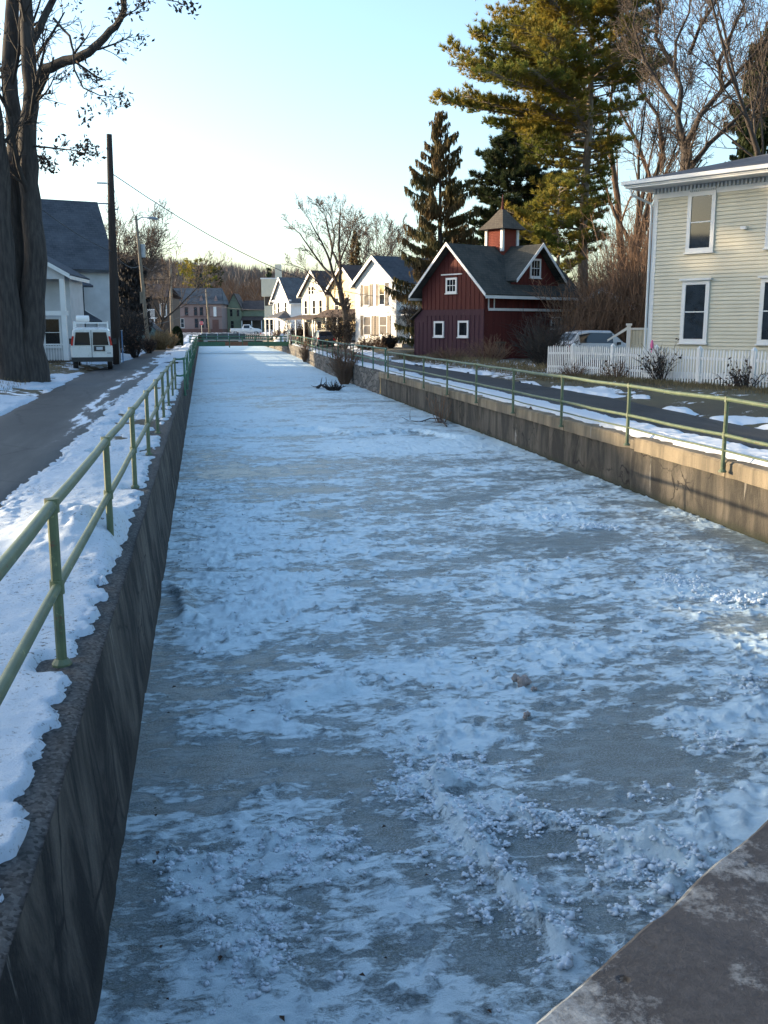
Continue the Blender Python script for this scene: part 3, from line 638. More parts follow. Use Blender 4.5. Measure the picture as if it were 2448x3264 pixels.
# ------------------------------------------------------------------ canal walls
def make_walls():
    # west wall: battered, with a gravelly top
    ys = np.arange(1.0, 178, 0.25); vs = np.linspace(0, 1, 9); Y, Vv = np.meshgrid(ys, vs, indexing='ij')
    X = -0.60 - 0.14 * Vv + (fbm(Y * 1.2, Vv * 3, 4) - 0.5) * 0.03; Z = -0.15 + 1.28 * Vv
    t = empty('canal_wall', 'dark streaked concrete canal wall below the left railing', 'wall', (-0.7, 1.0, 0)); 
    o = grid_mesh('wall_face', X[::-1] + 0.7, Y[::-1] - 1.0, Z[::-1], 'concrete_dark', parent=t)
    us = np.linspace(0, 1, 8); Y, U = np.meshgrid(ys, us, indexing='ij')
    X = -0.74 - 0.42 * U + (fbm(Y * 1.2, 0 * U + 3, 4) - 0.5) * 0.03; Z = 1.13 + 0.012 * fbm(X * 9, Y * 9, 3) - 0.02 * (U < 0.01)
    o = grid_mesh('wall_top', X[:, ::-1] + 0.7, Y - 1.0, Z[:, ::-1], 'coping_grey', parent=t)
    # east wall: near concrete part with coping blocks
    t = empty('canal_wall', 'stained concrete canal wall with cracked coping below the right railing', 'wall', (8.42, 8.0, 0))
    ys = np.arange(8, 47, 0.12); vs = np.linspace(0, 1, 12); Y, Vv = np.meshgrid(ys, vs, indexing='ij')
    X = 8.465 - 0.02 * Vv + (fbm(Y * 0.9, Vv * 2 + 4, 4) - 0.5) * 0.04
    for yc in POSTY_R: X = X + 0.05 * np.exp(-((Y - yc - 0.35 - 0.25 * (fbm(Vv * 3, Vv * 0 + yc, 3) - 0.5)) / 0.05) ** 2) * (Vv > 0.1)
    Z = -0.15 + 1.01 * Vv
    grid_mesh('wall_face', X - 8.42, Y - 8.0, Z, 'concrete', parent=t)
    rr = random.Random(3)
    edges = [8.0] + [y + 0.12 for y in POSTY_R if y > 9] + [47.0]
    for a, b in zip(edges[:-1], edges[1:]):
        n = max(6, int((b - a) / 0.2)); mb = MB(); prof = lambda: [(0.0, 0.87), (0.0, 1.10), (0.03, 1.135), (0.45, 1.14), (0.45, 0.87)]
        rows = []
        for i in range(n + 1):
            y = a + 0.025 + (b - a - 0.05) * i / n; jit = (rr.random() - 0.5) * 0.014; bite = 0
            if 18.0 < y < 18.75: bite = 0.13 * (1 - abs(y - 18.3) / 0.45)
            rows.append([(8.355 + jit + x + (max(0, bite) if x < 0.2 else 0) - 8.42, y - 8.0, z + (rr.random() - 0.5) * 0.012 - (max(0, bite) * 0.9 if z > 1 and x < 0.2 else 0)) for x, z in prof()])
        k = 5; n0 = len(mb.v)
        for r in rows: mb.v += r
        for i in range(n):
            for j in range(k): j2 = (j + 1) % k; p = n0 + i * k; mb.f.append((p + j, p + k + j, p + k + j2, p + j2))
        mb.f.append(tuple(n0 + j for j in range(k))); mb.f.append(tuple(n0 + n * k + j for j in reversed(range(k))))
        mb.build('coping_block', 'coping', t)
    # east wall: far rubble stone part
    t = empty('canal_wall', 'rubble stone canal wall at the far right bend of the canal', 'wall', (8.42, 47.05, 0))
    ys = np.arange(47.05, 178, 0.3); vs = np.linspace(0, 1, 10); Y, Vv = np.meshgrid(ys, vs, indexing='ij')
    X = wallx(Y) + 0.03 + 0.0 * Vv + (fbm(Y * 2.2, Vv * 5, 4) - 0.5) * 0.22; Z = -0.15 + 1.30 * Vv
    grid_mesh('wall_face', X - 8.42, Y - 47.05, Z, 'rubble', parent=t)
    us = np.linspace(0, 1, 5); Y, U = np.meshgrid(ys, us, indexing='ij'); X = wallx(Y) + 0.03 + (fbm(Y * 2.2, 5 + 0 * Y, 4) - 0.5) * 0.22 * (1 - U) + 0.6 * U
    grid_mesh('wall_top', X - 8.42, Y - 47.05, 1.15 - 0.02 * U + 0 * X, 'coping_grey', parent=t)
POSTY_R = [14.4 + 3.68 * k for k in range(-2, 9)]
make_walls()

# bridge the photographer stands on: the corner of its coping
def make_bridge():
    zt = 2.28
    a = gr(2448, 2597, zt); b = gr(1680, 3264, zt); d = (a - b).normalized(); nrm = Vector((d.y, -d.x, 0))     # towards the camera side
    if nrm.y > 0: nrm = -nrm
    p0 = b - d * 1.2; L = 9.5; t = empty('bridge_parapet', 'bare concrete parapet of the bridge in the bottom right corner', 'parapet', p0)
    n = 500; rr = np.random.RandomState(2); mb = MB(); rows = []
    prof = [(0.05, -0.45), (0.0, -0.40), (0.0, -0.012), (0.012, 0.0), (0.3, 0.006), (0.7, 0.0), (1.1, 0.004), (1.15, -0.03), (1.15, -0.45)]
    for i in range(n + 1):
        s_ = L * i / n; r = []
        for u, z in prof:
            q = d * s_ + nrm * u; jn = (float(fbm(np.array(s_ * 6.0), np.array(u * 3.0), 5, 0.65)) - 0.5)
            r.append((q.x + jn * 0.014, q.y + jn * 0.014, z + jn * 0.02))
        rows.append(r)
    k = len(prof)
    for r in rows: mb.v += r
    for i in range(n):
        for j in range(k): j2 = (j + 1) % k; p = i * k; mb.f.append((p + j, p + j2, p + k + j2, p + k + j))
    o = mb.build('parapet_cap', 'bridge_concrete', t)
    mb = MB(); q0 = nrm * 0.12; q1 = nrm * 1.0
    mb.hexa([q0 + Vector((0, 0, -2.3)), q0 + d * L + Vector((0, 0, -2.3)), q1 + d * L + Vector((0, 0, -2.3)), q1 + Vector((0, 0, -2.3)),
             q0 + Vector((0, 0, -.42)), q0 + d * L + Vector((0, 0, -.42)), q1 + d * L + Vector((0, 0, -.42)), q1 + Vector((0, 0, -.42))])
    mb.build('parapet_wall', 'concrete_dark', t)
make_bridge()

# ------------------------------------------------------------------ railings
def railing(label, posts, zf, ztop, zmid, zlow, mat, rp=0.034, rt=0.036, foot=True, ext0=None, ext1=None, zfoot=None, square=False):
    o0 = Vector((posts[0][0], posts[0][1], 0)); t = empty('railing', label, 'railing', o0, 0)
    P = [Vector((x, y, 0)) for x, y in posts]
    for i, p in enumerate(P):
        mb = MB(); z0 = zf; top = ztop(p.y) if callable(ztop) else ztop; q = p - o0
        if square: mb.box(q.x - rp, q.y - rp, z0, q.x + rp, q.y + rp, top - 0.03)
        else: mb.tube([(q.x, q.y, z0), (q.x, q.y, top)], rp, 10)
        if foot: mb.lathe([(rp * 1.9, 0), (rp * 1.9, 0.02), (rp * 1.2, 0.05)], (q.x, q.y, z0), 10)
        for z in (zmid, ztop):
            if z: mb.lathe([(rp * 1.35, -0.045), (rp * 1.35, 0.045)], (q.x, q.y, z), 10)
        mb.build('post', mat, t)
    line = ([ext0] if ext0 else []) + [(p.x, p.y) for p in P] + ([ext1] if ext1 else [])
    for nm, z, r in (('top_rail', ztop, rt), ('middle_rail', zmid, rt * 0.88), ('low_rail', zlow, rt * 0.45)):
        if not z: continue
        mb = MB(); pts = []; rr = random.Random(int(z * 100) + len(line))
        for (x0, y0), (x1, y1) in zip(line[:-1], line[1:]):
            for k in range(4):
                f = k / 4; pts.append((x0 + (x1 - x0) * f - o0.x, y0 + (y1 - y0) * f - o0.y, z + (rr.random() - 0.5) * 0.012 - 0.012 * math.sin(PI * f)))
        pts.append((line[-1][0] - o0.x, line[-1][1] - o0.y, z)); mb.tube(pts, r, 10); mb.build(nm, mat, t, smooth=True)
    return t
lp = [(-0.97, y) for y in (2.75, 6.31, 9.85, 13.47, 17.0, 20.5, 23.8, 27.4, 31.2, 34.6)]
railing('pale green pipe railing along the left canal edge near the camera', lp, 1.13, 2.19, 1.66, None, 'rail', ext0=(-0.95, -0.5))
lp2 = [(-0.66 + 0.1 * math.sin(k * 1.7) * 0.3, 34.9 + 3.4 * k) for k in range(25)]
railing('dark green railing farther up the left canal edge, beyond the jog', lp2, 0.92, 2.19, 1.62, None, 'rail_dark', ext0=(-0.97, 34.75))
rp_ = [(8.24, y) for y in POSTY_R]
railing('pale green pipe railing along the right canal wall near the camera', rp_, 0.97, 2.15, 1.575, 1.33, 'rail', ext0=(8.24, 3.5))
rp2 = [(float(wallx(46.0 + 3.4 * k)) + 0.10, 46.0 + 3.4 * k) for k in range(23)]
railing('dark green railing along the far right canal wall by the parked cars', rp2, 1.0, 2.26, 1.68, None, 'rail_dark', ext0=(8.24, 44.2))

# far green footbridge
def footbridge():
    y = 121.5; x0, x1 = -1.6, 11.2; t = empty('footbridge', 'dark green steel footbridge crossing the far end of the canal', 'bridge', (x0, y, 0)); L = x1 - x0
    MB().box(0.3, 0, 0.92, 4.3, 0.12, 1.42).box(7.05, 0, 0.92, L, 0.12, 1.42).box(0.3, 1.6, 0.92, L, 1.72, 1.42).build('girder', 'rail_dark', t)
    MB().box(4.3, -0.01, 0.95, 7.05, 0.11, 1.42).build('rusty_girder_panel', 'rust', t)
    MB().box(0.3, 0.12, 1.24, L, 1.6, 1.36).build('deck', 'dark_wood', t)
    for k in range(9):
        x = 0.1 + k * (L - 0.2) / 8
        for yy in (0.03, 1.69): MB().box(x - 0.045, yy - 0.045, 0.75 if k in (3, 6) else 1.0, x + 0.045, yy + 0.045, 2.1).build('post', 'rail_dark', t)
    for yy in (0.03, 1.69):
        for z in (1.75, 2.08): MB().tube([(0, yy, z), (L, yy, z)], 0.05, 8).build('rail', 'rail_dark', t)
footbridge()
mbp = MB(); mbp.lathe([(0.30, -0.03), (0.40, 0.0), (0.40, 5.6), (0.30, 5.64)], (0, 0, 0), 20, 'x')
pipe = empty('pipe', 'thick dark wrapped pipe lying across the canal behind the footbridge', 'pipe', (-0.1, 131, 1.98)); mbp.build('pipe_body', 'log', pipe, smooth=True)
for k in range(4): MB().lathe([(0.425, 0), (0.425, 0.1)], (0.6 + k * 1.4, 0, 0), 20, 'x').build('band', 'metal_grey', pipe)
for x in (0.5, 5.0): MB().box(x - 0.25, -0.45, -1.2, x + 0.25, 0.45, -0.25).build('cradle', 'flag_stone', pipe)
def balustrade():
    a = on(655, 1050, 146); a.z = 1.2; t = empty('balustrade', 'pale stone balustrade behind the dark pipe at the canal end', 'balustrade', a)
    L = 9.0; MB().box(0, 0, 0, L, 0.3, 0.25).build('plinth', 'flag_stone', t); MB().box(0, -0.03, 0.86, L, 0.33, 1.0).build('handrail', 'flag_stone', t)
    mb = MB()
    for k in range(30): mb.lathe([(0.05, 0.25), (0.085, 0.42), (0.05, 0.62), (0.07, 0.86)], (0.15 + k * 0.3, 0.15, 0), 8)
    mb.build('balusters', 'flag_stone', t)
balustrade()

# ------------------------------------------------------------------ buildings
def fm(face, w_, L):
    return {'f': lambda s, t, o: (s, -o, t), 'r': lambda s, t, o: (w_ + o, s, t), 'l': lambda s, t, o: (-o, L - s, t), 'b': lambda s, t, o: (w_ - s, L + o, t)}[face]
def window(par, m, s, t, w_, h, pane='glass', trim='trim_white', c=0.1, bars=(0, 1), hood=False, name='window', o=0.02):
    mb = MB(); s0, s1, t0, t1 = s - w_ / 2, s + w_ / 2, t, t + h
    mb.fbox(m, s0 - c, s0, t0 - c, t1 + c, 0, o + 0.035); mb.fbox(m, s1, s1 + c, t0 - c, t1 + c, 0, o + 0.035)
    mb.fbox(m, s0, s1, t1, t1 + c, 0, o + 0.035); mb.fbox(m, s0, s1, t0 - c, t0, 0, o + 0.035)
    b = 0.028
    for k in range(bars[0]): q = s0 + (k + 1) * w_ / (bars[0] + 1); mb.fbox(m, q - b / 2, q + b / 2, t0, t1, 0, o + 0.018)
    for k in range(bars[1]): q = t0 + (k + 1) * h / (bars[1] + 1); mb.fbox(m, s0, s1, q - b * 0.7, q + b * 0.7, 0, o + 0.022)
    mb.fbox(m, s0 - c - 0.04, s1 + c + 0.04, t0 - c - 0.05, t0 - c, 0, o + 0.09)
    if hood: mb.fbox(m, s0 - c - 0.08, s1 + c + 0.08, t1 + c, t1 + c + 0.07, 0, o + 0.14)
    f = mb.build(name, trim, par)
    MB().fbox(m, s0, s1, t0, t1, 0, o + 0.008).build('pane', pane, f); return f
def shutter(par, m, s, t, w_, h, mat='shutter', o=0.02):
    mb = MB(); mb.fbox(m, s - w_ / 2, s - w_ / 2 + .06, t, t + h, 0, o + .04); mb.fbox(m, s + w_ / 2 - .06, s + w_ / 2, t, t + h, 0, o + .04)
    mb.fbox(m, s - w_ / 2 + .06, s + w_ / 2 - .06, t, t + .07, 0, o + .04); mb.fbox(m, s - w_ / 2 + .06, s + w_ / 2 - .06, t + h - .07, t + h, 0, o + .04)
    k = int(h / 0.09)
    for i in range(k):
        z = t + .08 + (h - .18) * i / k; mb.quad(m(s - w_ / 2 + .06, z, o + .03), m(s + w_ / 2 - .06, z, o + .03), m(s + w_ / 2 - .06, z + .085, o + .012), m(s - w_ / 2 + .06, z + .085, o + .012))
    mb.build('shutter', mat, par)
def siding(mb, m, rng, t0, t1, e=0.15, d=0.018, gap=0.0):
    t = t0
    while t < t1 - 0.02:
        u = min(t + e, t1); a0, a1 = rng(t); b0, b1 = rng(u)
        if a1 - a0 < 0.05: break
        b1 = max(b1, b0)
        q = t + gap; mb.quad(m(a0, q, d), m(a1, q, d), m(b1, u, d * .35 if gap else .004), m(b0, u, d * .35 if gap else .004)); mb.quad(m(a0, q, 0), m(a1, q, 0), m(a1, q, d), m(a0, q, d))
        if gap: mb.quad(m(b0, u, d * .35), m(b1, u, d * .35), m(b1, u, 0), m(b0, u, 0))
        t = u
def gable_wall(w_, L, e, r, lap=0.15, faces='frl'):
    mb = MB(); mb.prism([(0, -0.6), (w_, -0.6), (w_, e), (w_ / 2, r), (0, e)], lambda s, t, o: (s, -o, t), -L, 0)
    if lap:
        for fc in faces:
            m = fm(fc, w_, L)
            if fc in 'fb': siding(mb, m, lambda t: (0, w_) if t <= e else (w_ / 2 * (t - e) / (r - e), w_ - w_ / 2 * (t - e) / (r - e)), 0.1, r - 0.05, lap)
            else: siding(mb, m, lambda t: (0, L), 0.1, e, lap)
    return mb
def roof_slab(mb, a, b, c, d, th=0.12):          # a,b along the eave, c,d along the ridge (ccw from above)
    a, b, c, d = map(Vector, (a, b, c, d)); n = (b - a).cross(d - a).normalized() * th
    L = (b - a).length; H = (d - a).length
    mb.quad(a + n, b + n, c + n, d + n, [(0, 0), (L, 0), (L, H), (0, H)]); mb.quad(d, c, b, a)
    for p, q in ((a, b), (b, c), (c, d), (d, a)): mb.quad(p, q, q + n, p + n)
def gable_roof(w_, L, e, r, oe=0.4, og=0.35, th=0.14):
    sl = (r - e) / (w_ / 2); mb = MB(); ze = e - sl * oe + 0.02; zr = r + 0.02
    roof_slab(mb, (-oe, L + og, ze), (-oe, -og, ze), (w_ / 2, -og, zr), (w_ / 2, L + og, zr), th)
    roof_slab(mb, (w_ + oe, -og, ze), (w_ + oe, L + og, ze), (w_ / 2, L + og, zr), (w_ / 2, -og, zr), th)
    return mb
def gable_trim(par, w_, L, e, r, oe=0.4, og=0.35, mat='trim_white', wd=0.2):
    sl = (r - e) / (w_ / 2); ze = e - sl * oe; mb = MB()
    for yy, o1 in ((-og, 0.04),):
        m = lambda s, t, o: (s, yy - o, t)
        mb.prism([(-oe, ze - wd + .12), (w_ / 2, r - wd + .12), (w_ / 2, r + 0.16), (-oe, ze + 0.16)], m, 0.0, o1)
        mb.prism([(w_ / 2, r - wd + .12), (w_ + oe, ze - wd + .12), (w_ + oe, ze + 0.16), (w_ / 2, r + 0.16)], m, 0.0, o1)
    mb.build('bargeboard', mat, par)
    mb = MB(); mb.box(w_ + oe, -og, ze - .12, w_ + oe + .03, L + og, ze + .13); mb.box(-oe - .03, -og, ze - .12, -oe, L + og, ze + .13); mb.build('eave_board', mat, par)
def corner_boards(par, w_, e, mat='trim_white', L=0):
    mb = MB()
    for x in (0, w_):
        s_ = -1 if x == 0 else 1
        mb.box(x - (.03 if x == 0 else .09), -.03, 0, x + (.09 if x == 0 else .03), .09, e)
    mb.build('corner_board', mat, par)
def dirrot(r, d):            # local +x along camera-frame direction (right r, forward d)
    x, y = rot_world(r, d); return math.atan2(y, x)
def place_by_right(px, py, D, w_, r, d):   # right-hand front corner at pixel/depth -> origin (left-hand corner)
    q = at(px, py, D); x, y = rot_world(r, d); n = math.hypot(x, y); return Vector((q.x - x / n * w_, q.y - y / n * w_, 0))

# --- white house with dark shutters (mid right)
def house_white():
    r_, d_ = 0.53, -0.85; w_ = 7.1; o = place_by_right(1263, 1095, 88, w_, r_, d_); z = 1.70; o.z = z
    t = empty('clapboard_house', 'white clapboard house with brown shutters and a sunlit gable', 'house', o, dirrot(r_, d_))
    e, r, L = 5.5, 7.75, 9.5; gable_wall(w_, L, e, r, 0.19).build('wall', 'white_paint', t); gable_roof(w_, L, e, r, .45, .4).build('roof', 'roof_blue', t); gable_trim(t, w_, L, e, r, .45, .4, wd=.3); corner_boards(t, w_, e)
    m = fm('f', w_, L)
    for s in (2.05, 4.75):
        window(t, m, s, 3.55, 0.85, 1.75, 'glass_blind' if s < 3 else 'glass'); shutter(t, m, s - .82, 3.42, .5, 2.0); shutter(t, m, s + .82, 3.42, .5, 2.0)
    for s in (2.15, 4.95): window(t, m, s, 0.85, 1.2, 1.6, 'glass_blind')
    for s in (1.2, 3.25, 3.85, 5.95): shutter(t, m, s, .72, .5, 1.85)
    MB().box(-.05, -.06, -.5, w_ + .05, -0.03, .1).build('foundation', 'flag_stone', t)
    # side porch
    mr = fm('r', w_, L); mb = MB(); roof_slab(mb, (w_ + 1.9, 0.3, 2.65), (w_ + 1.9, 6, 2.65), (w_ + 0.02, 6, 2.95), (w_ + 0.02, .3, 2.95)); mb.build('porch_roof', 'roof_grey', t)
    MB().box(w_ + .05, .25, 2.5, w_ + 1.85, .33, 2.68).build('porch_fascia', 'trim_white', t)
    for y in (.4, 2.8, 5.6): MB().box(w_ + 1.7, y - .07, .0, w_ + 1.84, y + .07, 2.55).build('porch_post', 'trim_white', t)
    MB().box(w_ + .03, .3, -.3, w_ + 1.95, 6, .28).build('porch_floor', 'flag_stone', t); MB().box(w_ + .2, -.5, -.5, w_ + 1.7, .29, .1).build('step', 'flag_stone', t)
    mb = MB()
    for k in range(14): mb.box(w_ + 1.74, .6 + k * .15, .3, w_ + 1.78, .63 + k * .15, 1.1)
    mb.box(w_ + 1.72, .5, 1.1, w_ + 1.8, 2.75, 1.16); mb.build('porch_balustrade', 'trim_white', t)
    window(t, mr, 4.0, 3.5, .85, 1.6); f = MB(); f.fbox(mr, 1.6, 2.6, .28, 2.35, 0, .05); f.build('door', 'dark_wood', t)
house_white()

# --- red barn
def barn():
    r_, d_ = 0.64, -0.77; w_ = 5.44; q = place_by_right(1541, 1145, 58, w_, r_, d_); z = 1.35; q.z = z
    t = empty('barn', 'weathered red barn with white trimmed gables and a louvred cupola', 'barn', q, dirrot(r_, d_))
    e, r, L = 4.22, 6.70, 7.7; mid = 2.95
    mb = MB(); mb.prism([(0, mid), (w_, mid), (w_, e), (w_ / 2, r), (0, e)], lambda s, t_, o: (s, -o, t_), -L, 0)
    m = fm('f', w_, L); mr = fm('r', w_, L)
    for k in range(15):
        s = 0.08 + k * (w_ - .16) / 14; top = e + (r - e) * (1 - abs(s - w_ / 2) / (w_ / 2)); mb.fbox(m, s - .022, s + .022, mid, top - .03, 0, .022)
    for k in range(24): s = 0.1 + k * (L - .2) / 23; mb.fbox(mr, s - .02, s + .02, mid, e - .03, 0, .02)
    mb.build('upper_wall', 'barn_red', t)
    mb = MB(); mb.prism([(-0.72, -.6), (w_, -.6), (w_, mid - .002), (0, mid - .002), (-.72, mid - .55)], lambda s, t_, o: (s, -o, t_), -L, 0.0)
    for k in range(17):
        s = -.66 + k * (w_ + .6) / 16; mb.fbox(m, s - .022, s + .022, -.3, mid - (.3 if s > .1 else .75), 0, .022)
    mb.fbox(m, -.0, w_, mid - .36, mid - .04, 0, .03); mb.build('lower_wall', 'barn_red_skylit', t)
    mb = MB()
    for k in range(int((mid + .3) / .14)): zz = -.2 + k * .14; mb.quad(mr(0, zz, .022), mr(L, zz, .022), mr(L, zz + .14, .006), mr(0, zz + .14, .006)); mb.quad(mr(0, zz, 0), mr(L, zz, 0), mr(L, zz, .022), mr(0, zz, .022))
    mb.build('side_clapboards', 'barn_red', t)
    mb = MB(); roof_slab(mb, (-1.0, L, mid - .62), (-1.0, -.15, mid - .62), (0.02, -.15, mid + .04), (.02, L, mid + .04), .07); mb.build('lean_to_roof', 'dark_wood', t)
    # roof, cross gable
    gable_roof(w_, L, e, r, .62, .55, .12).build('roof', 'roof_barn', t); gable_trim(t, w_, L, e, r, .62, .55, wd=.15)
    c = 4.35; hw = 2.15; de = e + .32
    mb = MB(); mb.prism([(c - hw, e - .12), (c + hw, e - .12), (c + hw * .97, de), (c, r), (c - hw * .97, de)], mr, -w_ / 2, 0.0)
    for k in range(11):
        s = c - 1.7 + k * .34; top = de + (r - de) * (1 - abs(s - c) / hw); mb.fbox(mr, s - .018, s + .018, e, top - .04, 0, .02)
    mb.build('cross_gable_wall', 'barn_red', t)
    mb = MB(); og = .55; zs = de - .02
    hip = w_ / 2
    roof_slab(mb, (hip, c - hw - .08, zs), (w_ + og, c - hw - .08, zs), (w_ + og, c, r + .02), (hip, c, r + .02), .12)
    roof_slab(mb, (w_ + og, c + hw + .08, zs), (hip, c + hw + .08, zs), (hip, c, r + .02), (w_ + og, c, r + .02), .12); mb.build('cross_gable_roof', 'roof_barn', t)
    mb = MB(); mm = lambda s, t_, o: (w_ + og + o, s, t_)
    mb.prism([(c - hw - .1, zs - .02), (c, r - .05), (c, r + .17), (c - hw - .1, zs + .16)], mm, 0, .05); mb.prism([(c, r - .05), (c + hw + .1, zs - .02), (c + hw + .1, zs + .16), (c, r + .17)], mm, 0, .05); mb.build('bargeboard', 'trim_white', t)
    mb = MB()
    for k in range(9): s = .1 + k * (L - .2) / 8; mb.box(w_, s - .04, e - .52, w_ + .55, s + .04, e - .40)
    mb.build('rafter_tails', 'trim_white', t)
    mb = MB()
    for s in (.32, .78): mb.fbox(mr, s - .035, s + .035, mid, e - .1, 0, .05)
    mb.fbox(mr, .3, L, mid - .1, mid + .05, 0, .12); mb.build('side_trim', 'trim_white', t)
    MB().fbox(m, 1.75, 3.55, 4.98, 5.05, 0, .05).build('gable_trim', 'trim_white', t)
    window(t, m, 2.66, 4.02, .72, .68, bars=(2, 1), c=.12, o=.03); window(t, m, 1.6, 1.42, .66, .72, bars=(0, 0), c=.12, o=.03); window(t, m, 3.73, 1.42, .66, .74, bars=(0, 0), c=.12, o=.03)
    window(t, mr, c - .05, 4.95, .72, .9, bars=(2, 1), c=.12, o=.03); window(t, mr, 6.35, 1.85, .8, .6, bars=(2, 1), c=.07, o=.03)
    mb = MB()
    for k in range(6): mb.fbox(mr, 1.0 + k * .14, 1.05 + k * .14, .25, 1.0, 0, .05)
    mb.fbox(mr, .9, 1.85, .95, 1.05, 0, .07); mb.build('slatted_hatch', 'dark_wood', t)
    # cupola
    cu = .66; cy = 4.2; cx = w_ / 2; zb = r - .55; zt = 7.85
    mb = MB().box(cx - cu, cy - cu, zb, cx + cu, cy + cu, zt)
    k = 13
    for i in range(k):
        z0 = 6.55 + (zt - 6.62) * i / k; z1 = z0 + .085
        mb.quad((cx - cu + .12, cy - cu - .045, z0), (cx + cu - .12, cy - cu - .045, z0), (cx + cu - .12, cy - cu - .005, z1), (cx - cu + .12, cy - cu - .005, z1))
        mb.quad((cx + cu + .045, cy - cu + .12, z0), (cx + cu + .045, cy + cu - .12, z0), (cx + cu + .005, cy + cu - .12, z1), (cx + cu + .005, cy - cu + .12, z1))
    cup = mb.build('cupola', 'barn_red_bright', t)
    for sx in (-1, 1):
        for sy in (-1, 1): MB().box(cx + sx * cu - .09, cy + sy * cu - .09, 6.5, cx + sx * cu + .09, cy + sy * cu + .09, zt).build('cupola_post', 'trim_white', cup)
    mb = MB(); ro = cu + .42; ap = 9.05; cn = [(cx - ro, cy - ro), (cx + ro, cy - ro), (cx + ro, cy + ro), (cx - ro, cy + ro)]
    for i in range(4):
        (ax, ay), (bx, by) = cn[i], cn[(i + 1) % 4]; k2 = .14
        a2 = (cx + (ax - cx) * k2, cy + (ay - cy) * k2, ap); b2 = (cx + (bx - cx) * k2, cy + (by - cy) * k2, ap); am = ((ax - cx) * .55 + cx, (ay - cy) * .55 + cy, zt + .55); bm_ = ((bx - cx) * .55 + cx, (by - cy) * .55 + cy, zt + .55)
        mb.quad((ax, ay, zt - .02), (bx, by, zt - .02), bm_, am, [(0, 0), (2.1, 0), (1.6, .8), (.5, .8)]); mb.quad(am, bm_, b2, a2, [(.5, .8), (1.6, .8), (1.2, 1.5), (.9, 1.5)])
    mb.quad(*[(x, y, zt - .021) for x, y in reversed(cn)]); mb.build('cupola_roof', 'roof_shake', cup)
    MB().lathe([(.16, 0), (.10, .12), (.09, .25), (.06, .3), (.07, .5), (.045, .6), (.05, .75), (.015, 1.0)], (cx, cy, ap - .08), 10).build('finial', 'barn_red', cup)
barn()

# --- cream house at right
def house_right():
    r_, d_ = 0.68, -0.73; q = at(2080, 800, 38); z = 1.38; w_, L = 10.5, 9.0
    t = empty('clapboard_house', 'cream clapboard house with dentil cornice behind the picket fence', 'house', (q.x, q.y, z), dirrot(r_, d_))
    e = 6.95; m = fm('f', w_, L); mb = MB().box(0, 0, -.5, w_, L, e); siding(mb, m, lambda t_: (.0, w_), .25, e - .35, .135, .036, .024); siding(mb, fm('l', w_, L), lambda t_: (0, L), .25, e - .35, .118, .016); mb.build('wall', 'cream', t)
    mb = MB().box(-.03, -.035, .15, .16, .1, e - .34); mb.fbox(m, -.03, w_, e - .36, e, 0, .05); mb.fbox(m, -.05, w_, -.02, .24, 0, .045); mb.box(-.05, -.05, e - .36, -.001, L, e); mb.build('corner_board', 'trim_white', t)
    mb = MB(); mb.box(-.70, -.95, e, w_ + .9, L + .9, e + .06); mb.box(-.73, -.98, e + .06, w_ + .9, -.93, e + .24); mb.box(-.73, -.93, e + .06, -.68, L + .9, e + .24); mb.build('soffit', 'trim_white', t)
    mb = MB()
    for k in range(70): mb.fbox(m, .02 + k * .15, .09 + k * .15, e - .17, e - .01, .05, .15)
    mb.build('dentils', 'trim_white', t)
    mb = MB(); mb.box(-.80, -1.09, e + .12, w_ + .9, -.985, e + .25); mb.tube([(-.5, -.85, e), (-.52, -.8, e - .22), (-.15, -.08, e - .5), (-.09, -.07, e - .7), (-.09, -.07, .1)], .045, 8); mb.build('gutter', 'trim_white', t)
    mb = MB(); zr = e + 1.6; A = (-.70, -.95, e + .25); B = (w_ + .9, -.95, e + .25); Cc = (w_ + .9, L + .9, e + .25); Dd = (-.70, L + .9, e + .25); R1 = (3.2, L / 2, zr); R2 = (w_ - 3, L / 2, zr)
    mb.quad(A, B, R2, R1, [(0, 0), (12, 0), (8, 4), (4, 4)]); mb.quad(Cc, Dd, R1, R2, [(0, 0), (12, 0), (8, 4), (4, 4)]); mb.quad(Dd, A, R1, R1, [(0, 0), (9, 0), (4, 4), (4, 4)]); mb.quad(B, Cc, R2, R2, [(0, 0), (9, 0), (4, 4), (4, 4)]); mb.build('roof', 'roof_grey', t)
    for k, s in enumerate((1.92, 4.95, 8.0)):
        window(t, m, s, 1.46, .80, 1.96, c=.15, hood=True, o=.04); window(t, m, s + .04, 4.72, .80, 1.82, c=.15, o=.04, hood=False)
        mb = MB()
        for j in range(14): mb.fbox(m, s - .46 + j * .075, s - .42 + j * .075, 6.70, 6.76, .02, .09)
        mb.fbox(m, s - .52, s + .60, 6.76, 6.80, .02, .12); mb.build('window_dentils', 'trim_white', t)
    MB().fbox(m, 3.55, 3.75, 5.25, 5.36, .0, .16).build('vent_hood', 'trim_white', t)
house_right()

